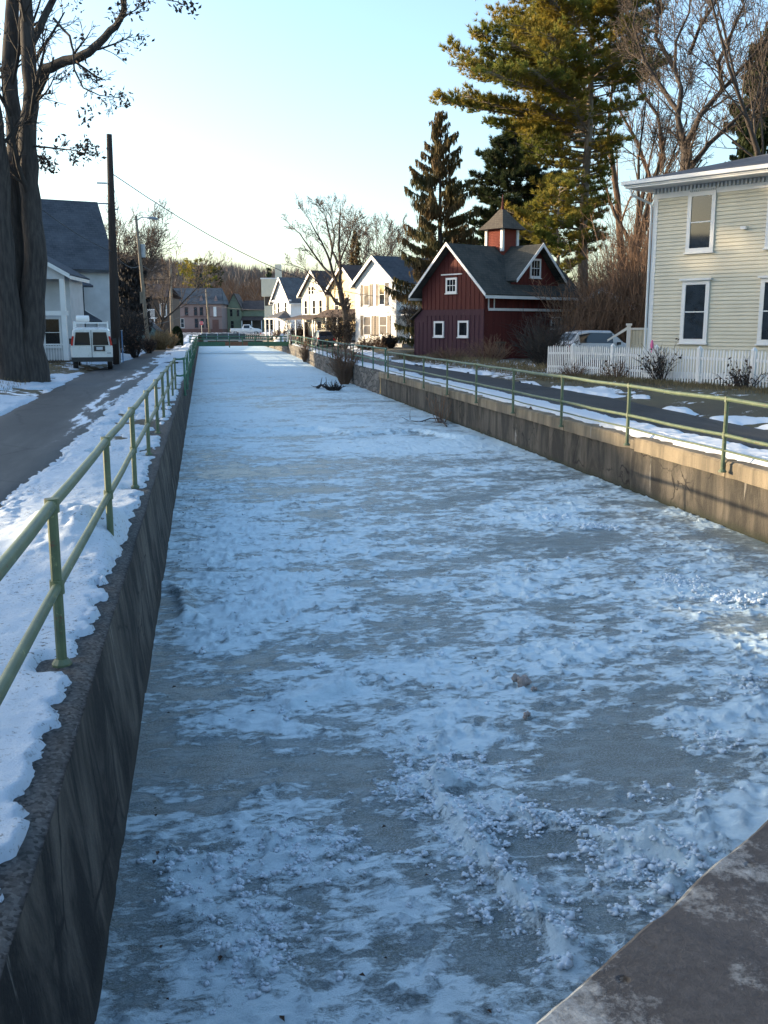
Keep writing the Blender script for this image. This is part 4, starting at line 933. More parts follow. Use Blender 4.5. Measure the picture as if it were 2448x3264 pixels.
# --- ivory house, tan house, pale far house
def house_gable(label, px, py, D, w_, L, e, r, z, wall, roof, rd=(0.53, -0.85), wins=(), lap=.2, oe=.4, og=.4, pane='glass', trim='trim_white', side=(), name='clapboard_house', faces='frl'):
    q = place_by_right(px, py, D, w_, *rd); q.z = z; t = empty(name, label, 'house', q, dirrot(*rd))
    gable_wall(w_, L, e, r, lap, faces).build('wall', wall, t); gable_roof(w_, L, e, r, oe, og).build('roof', roof, t); gable_trim(t, w_, L, e, r, oe, og, trim, .28)
    for s, tt, ww, hh in wins: window(t, fm('f', w_, L), s, tt, ww, hh, pane, trim)
    for s, tt, ww, hh in side: window(t, fm('r', w_, L), s, tt, ww, hh, pane, trim)
    return t
t = house_gable('ivory two storey house with a dark roof and tall narrow windows', 1040, 1000, 112, 6.0, 9, 5.4, 7.85, 1.6, 'ivory', 'roof_brown', wins=[(1.1, 3.1, .62, 1.5), (3.15, 3.1, .62, 1.5), (4.75, 3.1, .62, 1.5), (2.1, 5.35, .5, .8), (2.85, 5.35, .5, .8), (1.2, .6, .9, 1.6), (4.4, .6, .9, 1.6)], side=[(2, 3.1, .7, 1.5), (5, 3.1, .7, 1.5)])
mb = MB(); roof_slab(mb, (-.3, -2.0, 2.45), (6.6, -2.0, 2.45), (6.6, -.03, 2.9), (-.3, -.03, 2.9), .12); mb.build('porch_roof', 'roof_brown', t)
for x in (.0, 2.1, 4.2, 6.3): MB().box(x - .055, -1.95, 0, x + .055, -1.84, 2.48).build('porch_post', 'trim_white', t)
t = house_gable('tan gabled house half hidden behind the bare elm', 1150, 1000, 106, 7.2, 9, 5.4, 8.1, 1.65, 'tan', 'roof_brown', wins=[(2.0, 3.1, .8, 1.6), (4.4, 3.1, .8, 1.6)])
mb = MB(); roof_slab(mb, (-.4, -1.7, 2.6), (7.6, -1.7, 2.6), (7.6, -.03, 3.4), (-.4, -.03, 3.4), .12); mb.build('porch_roof', 'roof_brown', t)
for x in (-.3, 2.3, 4.8, 7.1): MB().box(x - .06, -1.6, 0, x + .06, -1.48, 2.65).build('porch_post', 'trim_white', t)
t = house_gable('white far house with steep sunlit gable and small hipped porch', 926, 1000, 138, 5.6, 8, 4.9, 8.0, 1.95, 'white_paint', 'roof_grey', wins=[(1.9, 3.2, .6, 1.4), (4.2, 3.2, .6, 1.4), (.75, 2.6, .5, 1.9), (2.0, .5, .7, 1.6)])
MB().fbox(fm('f', 5.6, 8), -.35, 5.95, 4.75, 4.98, 0, .3).build('pent_board', 'trim_white', t)
mb = MB(); P = [(1.6, -2.2, 2.45), (6.0, -2.2, 2.45), (6.0, -.05, 2.45), (1.6, -.05, 2.45)]; ap1, ap2 = (3.4, -.05, 3.5), (4.2, -.05, 3.5)
mb.quad(P[0], P[1], ap2, ap1, [(0, 0), (4, 0), (3, 2), (1, 2)]); mb.quad(P[3], P[0], ap1, ap1, [(0, 0), (2, 0), (1, 2), (1, 2)]); mb.quad(P[1], P[2], ap2, ap2, [(0, 0), (2, 0), (1, 2), (1, 2)]); mb.quad(*reversed(P)); mb.build('porch_roof', 'roof_grey', t)
MB().box(1.6, -2.22, 2.3, 6.0, -2.1, 2.46).build('porch_fascia', 'trim_white', t)
for x in (1.75, 3.1, 4.6, 5.85): MB().box(x - .08, -2.12, 0, x + .08, -1.96, 2.32).build('porch_post', 'trim_white', t)
q = at(836, 1000, 158); t = empty('flat_roofed_house', 'cream flat roofed block beside the steep white gable', 'house', (q.x, q.y, 2.0), -YAW)
MB().box(.35, 0, -.5, 3.0, 6, 6.0).box(0, -.5, 5.95, 3.0, 5.95, 8.6).build('wall', 'cream', t); MB().box(-.1, -.6, 8.6, 3.1, 6, 8.8).build('cornice', 'trim_white', t); window(t, fm('f', 3, 6), 1.2, .6, 1.3, 2.0); MB().box(2.0, 1.5, 8.8, 2.9, 3, 11).build('chimney', 'cream', t)
MB().fbox(fm('f', 3, 6), .45, 1.6, 4.5, 5.9, 0, .05).build('shutter_panel', 'dark_wood', t)
house_gable('long brown roofed house behind the white shuttered house', 1330, 1000, 118, 9.0, 14, 6.6, 8.9, 1.9, 'dark_wood', 'roof_brown', rd=(0.85, -0.53), lap=0)
q = on(1960, 1075, 66)
house_gable('small shed roof glimpsed through brush behind the cream house', 2070, 1075, 62, 6, 7, 2.4, 4.2, q.z, 'dark_wood', 'roof_brown', rd=(.9, -.44), lap=0, name='shed')

# --- far street: pink building, green house
def far_row():
    D = 205; q = at(530, 1050, D); z = 2.05; t = empty('row_building', 'long pinkish two storey building closing the street', 'building', (q.x, q.y, z), -YAW)
    W_ = 11.6; m = fm('f', W_, 8); MB().box(0, 0, .7, W_, 8, 5.7).build('wall', 'pink', t); MB().box(-.04, -.04, -.5, W_ + .04, 8, .7).build('base_course', 'brick_far', t); MB().box(-.06, -.10, 3.1, W_ + .06, 0, 3.24).build('belt_course', 'brick_far', t)
    mb = MB(); roof_slab(mb, (2.6, -.5, 5.7), (W_ + .4, -.5, 5.7), (W_ - .5, 3.5, 9.0), (2.6, 3.5, 9.0)); roof_slab(mb, (W_ + .4, 8.4, 5.7), (0, 8.4, 5.7), (0, 3.5, 9.0), (W_ - .5, 3.5, 9.0))
    roof_slab(mb, (W_ + .4, -.5, 5.7), (W_ + .4, 8.4, 5.7), (W_ - .5, 3.6, 9.0), (W_ - .5, 3.5, 9.0)); roof_slab(mb, (-.3, -.5, 5.7), (2.7, -.5, 5.7), (2.7, 3.5, 9.0), (.4, 3.5, 9.0)); mb.build('roof', 'roof_grey', t)
    mb = MB(); mb.prism([(.1, 5.7), (3.1, 5.7), (1.6, 8.0)], m, -3, .1); mb.build('gable', 'pink', t)
    mb = MB(); mb.prism([(-.2, 5.45), (1.6, 8.0), (1.6, 8.3), (-.4, 5.6)], m, .1, .25); mb.prism([(1.6, 8.0), (3.4, 5.45), (3.6, 5.6), (1.6, 8.3)], m, .1, .25); mb.build('bargeboard', 'pink', t)
    for s in (1.0, 4.3, 6.2, 7.4, 8.7): window(t, m, s, 3.5, .62, 1.6, trim='brick_far', c=.06)
    for s in (1.1, 3.4, 6.3, 7.5, 8.6): window(t, m, s, 1.0, .62, 1.75, trim='brick_far' if s > 4 else 'trim_white', c=.06)
    for s in (7.4, 10.4): mb = MB(); mb.prism([(s - .6, 5.9), (s + .6, 5.9), (s, 7.5)], m, -2, -.2); mb.build('dormer', 'pink', t)
    MB().fbox(m, 9.6, 10.9, .2, 2.6, 0, .06).build('shopfront', 'brick_far', t); f = MB(); f.fbox(m, 9.9, 10.5, 3.2, 5.2, 0, .06); f.build('upper_door', 'trim_white', t)
    D = 212; q = at(726, 1050, D); t = empty('green_house', 'greenish gabled house with dark porch at the street end', 'house', (q.x, q.y, 2.1), -YAW)
    W_ = 3.0; m = fm('f', W_, 7); mb = gable_wall(W_, 7, 5.0, 8.0, .25, 'f'); mb.build('wall', 'green_siding', t); gable_roof(W_, 7, 5.0, 8.0, .3, .3).build('roof', 'roof_brown', t)
    window(t, m, .85, 3.3, .5, 1.4, trim='green_siding'); window(t, m, 2.3, 3.3, .5, 1.4, trim='green_siding'); window(t, m, 1.0, .8, .6, 1.5, trim='green_siding')
    MB().box(3.01, 1.2, -.5, 8.5, 8, 4.6).build('wing_wall', 'green_siding', t); mb = MB(); roof_slab(mb, (3.0, .8, 4.6), (8.8, .8, 4.6), (8.8, 4.5, 6.6), (3.0, 4.5, 6.6)); roof_slab(mb, (8.8, 8.3, 4.6), (3.0, 8.3, 4.6), (3.0, 4.5, 6.6), (8.8, 4.5, 6.6)); mb.build('wing_roof', 'roof_brown', t)
    mb = MB(); roof_slab(mb, (3.0, -1.2, 2.4), (7.6, -1.2, 2.4), (7.6, 1.19, 3.2), (3.0, 1.19, 3.2)); mb.build('porch_roof', 'roof_brown', t); MB().box(3.1, .9, 0, 7.4, 1.19, 2.4).build('porch_shade_wall', 'dark_wood', t)
    for x in (3.2, 5.3, 7.4): MB().box(x - .08, -1.1, 0, x + .08, -.95, 2.4).build('porch_post', 'trim_white', t)
    # teal outbuilding and the house with the white balcony, left of the road
    q = on(426, 1060, 92); t = empty('shed', 'small teal outbuilding behind the brown shrubs on the left', 'shed', q, -YAW + .1)
    gable_wall(2.0, 3, 1.7, 2.6, .2, 'fr').build('wall', 'teal', t); gable_roof(2.0, 3, 1.7, 2.6, .2, .2).build('roof', 'roof_grey', t)
    q = on(452, 1050, 128); t = empty('porch_house', 'dark brown house with a white balcony railing behind the lamp pole', 'house', q, -YAW)
    MB().box(-3, 0, -.5, 3.6, 7, 5.6).build('wall', 'dark_wood', t); mb = MB(); roof_slab(mb, (-3.3, -.4, 5.6), (3.9, -.4, 5.6), (3.0, 3.5, 7.4), (-3.0, 3.5, 7.4)); roof_slab(mb, (3.9, 7.4, 5.6), (-3.3, 7.4, 5.6), (-3.0, 3.5, 7.4), (3.0, 3.5, 7.4)); mb.build('roof', 'roof_brown', t)
    MB().box(.4, -1.6, 2.95, 2.1, 0, 3.15).build('balcony_floor', 'trim_white', t); mb = MB(); mb.box(.4, -1.6, 4.05, 2.1, -1.5, 4.15)
    for k in range(12): mb.box(.42 + k * .145, -1.58, 3.15, .48 + k * .145, -1.53, 4.05)
    mb.build('balcony_railing', 'trim_white', t)
    for s in (-1.4, 1.2): window(t, fm('f', 3.6, 7), s, .9, .8, 1.5)
    window(t, fm('f', 3.6, 7), 2.9, 3.3, .7, 1.5, pane='glass_blind')
    MB().box(.42, -1.55, 0, .54, -1.43, 2.95).box(1.96, -1.55, 0, 2.08, -1.43, 2.95).build('balcony_post', 'trim_white', t)
far_row()

# --- white house at left with slate roof and porch
def house_left():
    D = 66; q = at(357, 1000, D); rd = (0.86, 0.46); n = math.hypot(*rd); w_ = 11.0
    x, y = rot_world(*rd); o = Vector((q.x - x / n * w_, q.y - y / n * w_, 1.28)); L = 8.6
    t = empty('clapboard_house', 'white house with big slate roof behind the white van', 'house', o, dirrot(*rd))
    e, r = 5.95, 10.3; m = fm('f', w_, L); mb = MB()
    mb.prism([(0, -.5), (L, -.5), (L, e), (L / 2, r), (0, e)], lambda s, t_, o_: (w_ + o_, s, t_), -w_, 0)
    siding(mb, m, lambda t_: (0, w_), .1, e, .2, .02); siding(mb, fm('r', w_, L), lambda t_: (0, L), .1, e, .2, .02); mb.build('wall', 'white_shaded', t)
    mb = MB(); sl = (r - e) / (L / 2); oe = .45; ze = e - sl * oe + .02
    roof_slab(mb, (-.4, -oe, ze), (w_ + .35, -oe, ze), (w_ + .35, L / 2, r + .02), (-.4, L / 2, r + .02), .16); roof_slab(mb, (w_ + .35, L + oe, ze), (-.4, L + oe, ze), (-.4, L / 2, r + .02), (w_ + .35, L / 2, r + .02), .16); mb.build('roof', 'roof_blue', t)
    MB().box(-.4, -oe - .1, ze - .02, w_ + .35, -oe, ze + .13).build('gutter', 'roof_grey', t)
    MB().box(w_ - .12, -.04, 0, w_ + .04, .1, e).build('corner_board', 'trim_white', t)
    # enclosed dark bay with its own pent roof
    MB().box(w_ - 5.2, -1.5, 0.0, w_ - 2.05, 0, 4.5).build('bay', 'roof_blue', t)
    mb = MB(); roof_slab(mb, (w_ - 5.5, -2.0, 4.45), (w_ - 1.55, -2.0, 4.45), (w_ - 2.2, 0, 5.2), (w_ - 5.5, 0, 5.2), .12); mb.build('bay_roof', 'roof_blue', t)
    mb = MB(); roof_slab(mb, (w_ - 5.6, -2.4, 2.25), (w_ - 1.2, -2.4, 2.25), (w_ - 1.9, -.03, 3.0), (w_ - 5.6, -.03, 3.0), .12); mb.build('porch_roof', 'roof_blue', t)
    window(t, m, w_ - 2.55, 5.0, .55, .6, trim='dark_wood', c=.05)
    mb = MB(); mb.tube([(w_ - 2.0, -.1, 4.3), (w_ - 1.95, -.1, 3.2), (w_ - 1.0, -.12, 2.5), (w_ - .9, -.12, .1)], .06, 8); mb.build('downpipe', 'trim_white', t)
    for k, s in enumerate((1.5, 3.6)): window(t, m, s, 3.4, .8, 1.6); window(t, m, s, .8, .8, 1.6)
    # front wing porch, white gable nearer the camera
    q2 = at(120, 1000, 57); t2 = empty('porch_wing', 'white gabled porch wing with columns behind the big maple', 'porch', (q2.x - 4.2, q2.y - 1.0, 1.3), dirrot(.95, .1))
    W2 = 6.0; MB().box(0, 1.2, -.4, W2, 5, 4.9).build('wall', 'white_shaded', t2); gable_roof(W2, 5, 4.9, 6.6, .35, .3).build('roof', 'roof_blue', t2)
    mb = MB(); mb.prism([(0, 4.6), (W2, 4.6), (W2, 4.9), (W2 / 2, 6.6), (0, 4.9)], fm('f', W2, 5), -.2, 0); mb.build('pediment', 'white_shaded', t2); gable_trim(t2, W2, 5, 4.9, 6.6, .35, .3)
    MB().box(-.1, -.1, 2.6, W2 + .1, 0.05, 2.85).build('porch_beam', 'trim_white', t2)
    for x_ in (.15, 2.0, 4.0, 5.85): MB().box(x_ - .13, -.1, 0, x_ + .13, .16, 4.6).build('column', 'trim_white', t2)
    mb = MB(); mb.box(0, -.05, .95, W2, .05, 1.03)
    for k in range(40): mb.box(.05 + k * .15, -.02, .1, .09 + k * .15, .02, .95)
    mb.build('balustrade', 'trim_white', t2); MB().box(-.1, -.3, -.4, W2 + .1, 1.19, .1).build('porch_floor', 'dark_wood', t2)
    window(t2, lambda s, t_, o_: (s, 1.2 - o_, t_), 3.0, 3.2, .8, 1.3); window(t2, lambda s, t_, o_: (s, 1.2 - o_, t_), 1.2, .9, .8, 1.5); window(t2, lambda s, t_, o_: (s, 1.2 - o_, t_), 4.9, .9, .8, 1.5)
house_left()

# ------------------------------------------------------------------ fences
def picket_fence():
    a = at(1744, 1188, 41.6); b = at(2440, 1246, 29.9); d = Vector((b.x - a.x, b.y - a.y, 0)); L0 = d.length; d.normalize(); L = L0 + 5.0
    t = empty('picket_fence', 'white picket fence in front of the cream house', 'fence', (a.x, a.y, gz(a.x, a.y) - .02), math.atan2(d.y, d.x))
    zs = lambda s: gz(a.x + d.x * s, a.y + d.y * s) - gz(a.x, a.y)
    n = int(L / .140); rr = random.Random(8); mb = MB()
    for k in range(n):
        s = .06 + k * .140; z = zs(s); h = 1.20 + rr.uniform(-.018, .018); ww = .031; ln = rr.uniform(-.012, .012)
        mb.prism([(s - ww, z + .04), (s + ww, z + .04), (s + ww + ln, z + h - .08), (s + ln, z + h), (s - ww + ln, z + h - .08)], lambda s_, t_, o: (s_, -o, t_), 0, .022)
    mb.build('picket_row', 'picket_white', t)
    for zr in (.3, .85):
        mb = MB()
        for k in range(8): s0, s1 = L * k / 8, L * (k + 1) / 8; mb.hexa([(s0, .002, zs(s0) + zr), (s1, .002, zs(s1) + zr), (s1, .045, zs(s1) + zr), (s0, .045, zs(s0) + zr), (s0, .002, zs(s0) + zr + .09), (s1, .002, zs(s1) + zr + .09), (s1, .045, zs(s1) + zr + .09), (s0, .045, zs(s0) + zr + .09)])
        mb.build('rail', 'picket_white', t)
    s = 0.0; sp = [1.9, 4.6, 7.2, 9.5, 12.0, 14.5, 17.0]
    for s in sp:
        if s > L: break
        z = zs(s); mb = MB().box(s - .065, -.035, z, s + .065, .10, z + 1.2); mb.hexa([(s - .075, -.045, z + 1.2), (s + .075, -.045, z + 1.2), (s + .075, .11, z + 1.2), (s - .075, .11, z + 1.2), (s - .015, .02, z + 1.3), (s + .015, .02, z + 1.3), (s + .015, .05, z + 1.3), (s - .015, .05, z + 1.3)]); mb.build('post', 'picket_white', t)
    return a, d, L
FA, FD, FL = picket_fence()
q = at(2004, 1100, 47); t = empty('board_fence', 'white board fence with capped post left of the cream house', 'fence', (q.x, q.y, gz(q.x, q.y)), dirrot(.9, -.2))
mb = MB()
for k in range(18): mb.box(k * .15, 0, .05, k * .15 + .14, .03, 1.75)
mb.build('boards', 'cream', t); MB().box(-.05, -.05, 1.75, 2.75, .08, 1.85).build('cap_rail', 'trim_white', t); MB().box(-.12, -.08, 0, .06, .1, 1.95).box(-.17, -.13, 1.95, .11, .15, 2.05).build('post', 'trim_white', t)
MB().hexa([(-1.0, -.02, 1.2), (-.1, -.02, 1.75), (-.1, .06, 1.75), (-1.0, .06, 1.2), (-1.0, -.02, 1.3), (-.1, -.02, 1.9), (-.1, .06, 1.9), (-1.0, .06, 1.3)]).build('brace', 'trim_white', t)
q = on(2078, 1100, 36.3); o = MB(); o.lathe([(.05, 0), (.07, .1), (.06, .3), (.035, .42), (.02, .45)], (0, 0, 0), 10); o = o.build('bird_feeder', 'pink_plastic'); o.location = (q.x, q.y, 2.35); tag(o, 'small pink plastic thing at the corner of the cream house', 'ornament')

# ------------------------------------------------------------------ vehicles
def wheel(par, x, y, z, r=.34, wd=.22):
    w_ = MB().lathe([(r * .7, -wd / 2), (r * .95, -wd / 2), (r, -wd * .3), (r, wd * .3), (r * .95, wd / 2), (r * .7, wd / 2)], (x, y, z), 18, 'x').build('wheel', 'black_rubber', par, smooth=False)
    MB().lathe([(r * .2, -wd / 2 - .015), (r * .66, -wd / 2 - .005), (r * .66, wd / 2 + .005), (r * .2, wd / 2 + .015)], (x, y, z), 14, 'x').build('rim', 'metal_grey', w_)
def loft(secs):
    mb = MB(); k = len(secs[0])
    for s in secs: mb.v += s
    for i in range(len(secs) - 1):
        for j in range(k): j2 = (j + 1) % k; p = i * k; mb.f.append((p + j, p + j2, p + k + j2, p + k + j))
    mb.f.append(tuple(range(k - 1, -1, -1))); mb.f.append(tuple((len(secs) - 1) * k + j for j in range(k))); return mb
def car_sec(y, hw, zb, belt, roof, rw):
    return [(-hw * .9, y, zb), (hw * .9, y, zb), (hw, y, zb + .18), (hw, y, belt - .12), (hw * .965, y, belt), (rw + .05, y, roof - .07), (rw - .07, y, roof), (-rw + .07, y, roof), (-rw - .05, y, roof - .07), (-hw * .965, y, belt), (-hw, y, belt - .12), (-hw, y, zb + .18)]
CARS = {  # stations: (y, half width, bottom, belt, roof, roof half width); y=0 at the rear
 'suv': [(0, .80, .45, .85, .86, .66), (.06, .88, .32, 1.0, 1.02, .7), (.12, .9, .3, 1.05, 1.12, .7), (.5, .91, .28, 1.05, 1.62, .66), (1.2, .91, .25, 1.04, 1.72, .67), (2.4, .91, .25, 1.02, 1.70, .66), (3.2, .91, .25, 1.0, 1.1, .72), (4.0, .88, .28, .9, .96, .74), (4.4, .8, .35, .7, .72, .7)],
 'sedan': [(0, .78, .45, .85, .86, .66), (.08, .86, .32, .98, 1.0, .7), (.7, .89, .28, 1.0, 1.04, .7), (1.4, .9, .25, .96, 1.40, .60), (2.4, .9, .25, .94, 1.42, .60), (3.2, .9, .25, .92, .98, .70), (4.2, .86, .28, .80, .86, .72), (4.6, .76, .36, .62, .66, .66)],
 'pickup': [(0, .88, .5, 1.0, 1.02, .86), (.1, .93, .45, 1.08, 1.10, .88), (2.1, .94, .42, 1.08, 1.10, .88), (2.12, .94, .42, 1.08, 1.12, .80), (2.35, .94, .4, 1.08, 1.76, .70), (3.4, .94, .4, 1.06, 1.78, .70), (4.1, .94, .4, 1.04, 1.14, .76), (5.0, .9, .42, .98, 1.06, .8), (5.4, .82, .5, .8, .84, .76)]}
def car(name, label, kind, loc, rz, mat, plate='plate_yellow', group=None, cat='car'):
    t = empty(name, label, cat, loc, rz, group); st = CARS[kind]; b = loft([car_sec(*s) for s in st]).build('body', mat, t)
    b.data.polygons.foreach_set('use_smooth', [False] * len(b.data.polygons))
    # side glass between the stations that carry a roof
    hi = [s for s in st if s[4] - s[3] > .35]
    for sx in (-1, 1):
        mb = MB(); a, z_ = hi[0], hi[-1]
        for s0, s1 in zip(hi[:-1], hi[1:]):
            P = []
            for s, k in ((s0, .12), (s1, .12)):
                P.append((sx * (s[1] * .965 + .012 - .02), s[0] + .05, s[3] + .05)); P.append((sx * (s[5] + .075), s[0] + .05, s[4] - .12))
            mb.quad(*( (P[0], P[2], P[3], P[1]) if sx > 0 else (P[2], P[0], P[1], P[3])))
        mb.build('side_window', 'car_glass', t)
    i = st.index(hi[0]); s0, s1 = st[i - 1], st[i]
    k0, k1 = .16, .88; f = lambda k, c: s0[c] + (s1[c] - s0[c]) * k
    ra = [(sx * (f(k, 5) - .04), f(k, 0) - .02, f(k, 4) + .012) for k in (k0, k1) for sx in (-1, 1)]
    MB().quad(ra[0], ra[1], ra[3], ra[2]).build('rear_window', 'car_glass', t)
    j = st.index(hi[-1]); s0, s1 = st[j], st[j + 1]; wa = [(sx * (f(k, 5) - .06), f(k, 0) + .02, f(k, 4) + .014) for k in (.1, .9) for sx in (-1, 1)]
    MB().quad(wa[1], wa[0], wa[2], wa[3]).build('windscreen', 'car_glass', t)
    zb = st[1][3]
    for sx in (-1, 1):
        MB().box(sx * .80 - .10, -.03, zb - .28, sx * .80 + .10, .12, zb - .04).build('tail_light', 'red_lamp', t); MB().box(sx * .62 - .12, st[-1][0] - .12, st[-1][2] + .22, sx * .62 + .12, st[-1][0] + .015, st[-1][2] + .36).build('headlight', 'plate', t)
        for yy in (.95, st[-1][0] - .85): wheel(t, sx * .80, yy, .34)
        MB().box(sx * .93 - .05, st[-1][0] - 1.75, 1.0, sx * 1.02 + .05, st[-1][0] - 1.62, 1.14).build('mirror', 'dark_plastic', t)
    MB().box(-.86, -.10, .36, .86, .02, .56).build('bumper', 'dark_plastic', t); MB().box(-.17, -.035, .66, .17, .0, .80).build('number_plate', plate, t)
    return t
def heading(deg): return math.radians(deg)
q = on(1041, 1098, 100); car('parked_suv', 'dark blue SUV with red tail lamps parked by the tan house', 'suv', q, heading(4), 'car_dark')
q = on(973, 1090, 113); car('parked_pickup', 'dark pickup parked between the silver and the dark blue SUV', 'pickup', q, heading(6), 'car_maroon', cat='pickup')
q = on(944, 1082, 127); car('parked_suv', 'silver SUV parked farthest along the right street', 'suv', q, heading(6), 'car_silver')
q = on(1116, 1095, 100); car('parked_car', 'grey blue car in the drive beside the white shuttered house', 'sedan', q, heading(-40), 'car_blue')
q = on(1790, 1120, 50); car('parked_suv', 'silver car showing its roof above the picket fence', 'suv', q, heading(-82), 'car_silver')
q = on(735, 1052, 176); car('parked_pickup', 'white pickup parked crossways in front of the green house', 'pickup', q, heading(-90 - 8), 'car_white', cat='pickup')
q = on(846, 1068, 150); car('parked_car', 'small white car by the cream flat roofed block', 'sedan', q, heading(-30), 'car_white')

def van():
    q = at(296, 1171, 49.2); t = empty('cargo_van', 'white work van with a ladder rack parked on the left', 'van', (q.x, q.y, 1.16), heading(5))
    def sec(y, hw, zb, zt, rw): return [(-hw * .94, y, zb), (hw * .94, y, zb), (hw, y, zb + .2), (hw + .01, y, 1.05), (hw - .04, y, 1.28), (rw + .04, y, zt - .16), (rw - .04, y, zt - .05), (rw - .22, y, zt), (-rw + .22, y, zt), (-rw + .04, y, zt - .05), (-rw - .04, y, zt - .16), (-hw + .04, y, 1.28), (-hw - .01, y, 1.05), (-hw, y, zb + .2)]
    loft([sec(0, .97, .52, 1.98, .80), (sec(.05, 1.0, .46, 2.05, .84)), sec(.4, 1.0, .42, 2.1, .86), sec(3.6, 1.0, .42, 2.1, .86), sec(3.9, 1.0, .42, 2.02, .84), sec(4.5, 1.0, .42, 1.35, .84), sec(5.3, .96, .45, 1.15, .82), sec(5.5, .88, .5, .95, .78)]).build('body', 'van_white', t)
    for sx in (-1, 1):
        MB().hexa([(sx * .44 - .38, -.035, 1.22), (sx * .44 + .38, -.035, 1.22), (sx * .44 + .38, .01, 1.22), (sx * .44 - .38, .01, 1.22), (sx * .41 - .32, -.035, 1.85), (sx * .41 + .32, -.035, 1.85), (sx * .41 + .32, .01, 1.85), (sx * .41 - .32, .01, 1.85)]).build('rear_window', 'car_glass', t)
        MB().hexa([(sx * .945 - .05, -.03, 1.2), (sx * .945 + .05, -.03, 1.2), (sx * .945 + .05, .1, 1.2), (sx * .945 - .05, .1, 1.2), (sx * .875 - .05, -.03, 1.65), (sx * .875 + .05, -.03, 1.65), (sx * .875 + .05, .1, 1.65), (sx * .875 - .05, .1, 1.65)]).build('tail_light', 'red_lamp', t)
        for yy in (1.0, 4.6): wheel(t, sx * .84, yy, .36, .37, .24)
        MB().box(sx * 1.12 - .1, 4.0, 1.2, sx * 1.12 + .1, 4.1, 1.5).build('mirror', 'dark_plastic', t)
        MB().quad(*[(sx * 1.008, y, z) for y, z in ((3.2, 1.3), (4.0, 1.3), (3.8, 1.85), (3.2, 1.85))]).build('side_window', 'car_glass', t)
    MB().box(-.99, -.13, .40, .99, .02, .62).build('bumper', 'dark_plastic', t); MB().box(-.012, -.012, .62, .012, .0, 1.95).build('door_seam', 'dark_plastic', t)
    p = MB().box(.10, -.04, .92, .64, -.01, 1.18).build('plate_holder', 'dark_plastic', t); MB().box(.22, -.045, .98, .52, -.04, 1.13).build('number_plate', 'plate', p)
    MB().box(.72, -.02, .80, .92, -.005, .85).build('badge', 'metal_grey', t)
    mb = MB()
    for y in (.35, 1.7, 3.1): mb.box(-.84, y - .03, 2.28, .84, y + .03, 2.34); mb.box(-.84, y - .03, 2.02, -.78, y + .03, 2.28); mb.box(.78, y - .03, 2.02, .84, y + .03, 2.28)
    for x in (-.81, .81): mb.tube([(x, .3, 2.36), (x, 3.2, 2.36)], .03, 6)
    mb.build('roof_rack', 'white_paint', t)
    o = MB().lathe([(.14, 0), (.16, .02), (.16, .6), (.14, .62)], (0, 0, 0), 16, 'x').build('tube_roll', 'white_paint'); o.location = (q.x - .75, q.y + .7, 1.16 + 2.51); tag(o, 'white roll lying on the roof rack of the van', 'roll')
van()

# ------------------------------------------------------------------ poles, wires, signs
def pole(name, label, top, bot, r0, r1, mat, cat='utility pole'):
    b = Vector(bot); t = empty(name, label, cat, b); tp = Vector(top) - b
    MB().tube([Vector((0, 0, -.3)) - tp * 0.0, tp * .33, tp * .66, tp], [r0, r0 * .9 + r1 * .1, (r0 + r1) / 2, r1], 12).build('pole_shaft', mat, t, smooth=True); return t, b
B1 = on(370, 1148, 57); T1 = at(348, 428, 57); p1, b1 = pole('utility_pole', 'tall dark utility pole standing behind the white van', T1, B1, .26, .15, 'pole_wood')
for z, sx in ((T1.z - 2.6, -1), (T1.z - 3.7, -1), (T1.z - 4.0, 1)): MB().box(min(0, sx * .55), -.03, z - b1.z - .04, max(0, sx * .55), .03, z - b1.z + .04).build('bracket', 'metal_grey', p1); 
MB().tube([(.19, -.12, 8), (.18, -.12, 5), (.22, -.14, 0)], .035, 6).build('conduit', 'metal_grey', p1)
B2 = on(474, 1100, 80); T2 = at(433, 687, 80); p2, b2 = pole('street_lamp', 'leaning pale pole with a street lamp reaching right', T2, B2, .16, .10, 'pole_pale', 'street lamp')
mbl = MB(); lt = T2 - b2; mbl.tube([lt + Vector((0, 0, -.35)), lt + Vector((.5, 0, -.12)), lt + Vector((1.0, 0, -.15))], .035, 8); mbl.build('lamp_arm', 'metal_grey', p2)
hd = loft([[(lt.x + x, -0 + lt.y + yy * k, lt.z - .2 + zz * k + dz) for yy, zz in ((-.14, .05), (0, .12), (.14, .05), (.12, -.06), (0, -.09), (-.12, -.06))] for x, k, dz in ((.85, .4, .03), (1.05, .9, .02), (1.35, 1.15, 0), (1.6, .9, -.04), (1.72, .3, -.05))]).build('lamp_head', 'metal_grey', p2)
MB().lathe([(.20, 0), (.2, .95), (.17, 1.0)], (lt.x + .42, lt.y + .05, lt.z - 3.2), 12).build('transformer', 'metal_grey', p2)
MB().box(-.3 + lt.x * .4, lt.y * .4 - .1, lt.z * .37, -.1 + lt.x * .4, lt.y * .4 + .1, lt.z * .37 + .9).build('meter_box', 'pole_pale', p2)
B3 = on(548, 1085, 120); T3 = at(543, 821, 120); p3, b3 = pole('utility_pole', 'straight pale pole above the dark clipped evergreen', T3, B3, .19, .12, 'pole_pale')
B4 = on(520, 1050, 168); T4 = at(502, 884, 168); p4, b4 = pole('utility_pole', 'thin leaning pole with a crossarm left of the pink building', T4, B4, .16, .11, 'pole_pale')
MB().box(T4.x - b4.x - 1.3, -.05, T4.z - b4.z - .45, T4.x - b4.x + 1.5, .05, T4.z - b4.z - .3).build('crossarm', 'pole_wood', p4)
B5 = on(668, 1046, 190); T5 = at(656, 922, 190); p5, b5 = pole('utility_pole', 'leaning pale pole in front of the pink building', T5, B5, .2, .13, 'pole_pale')
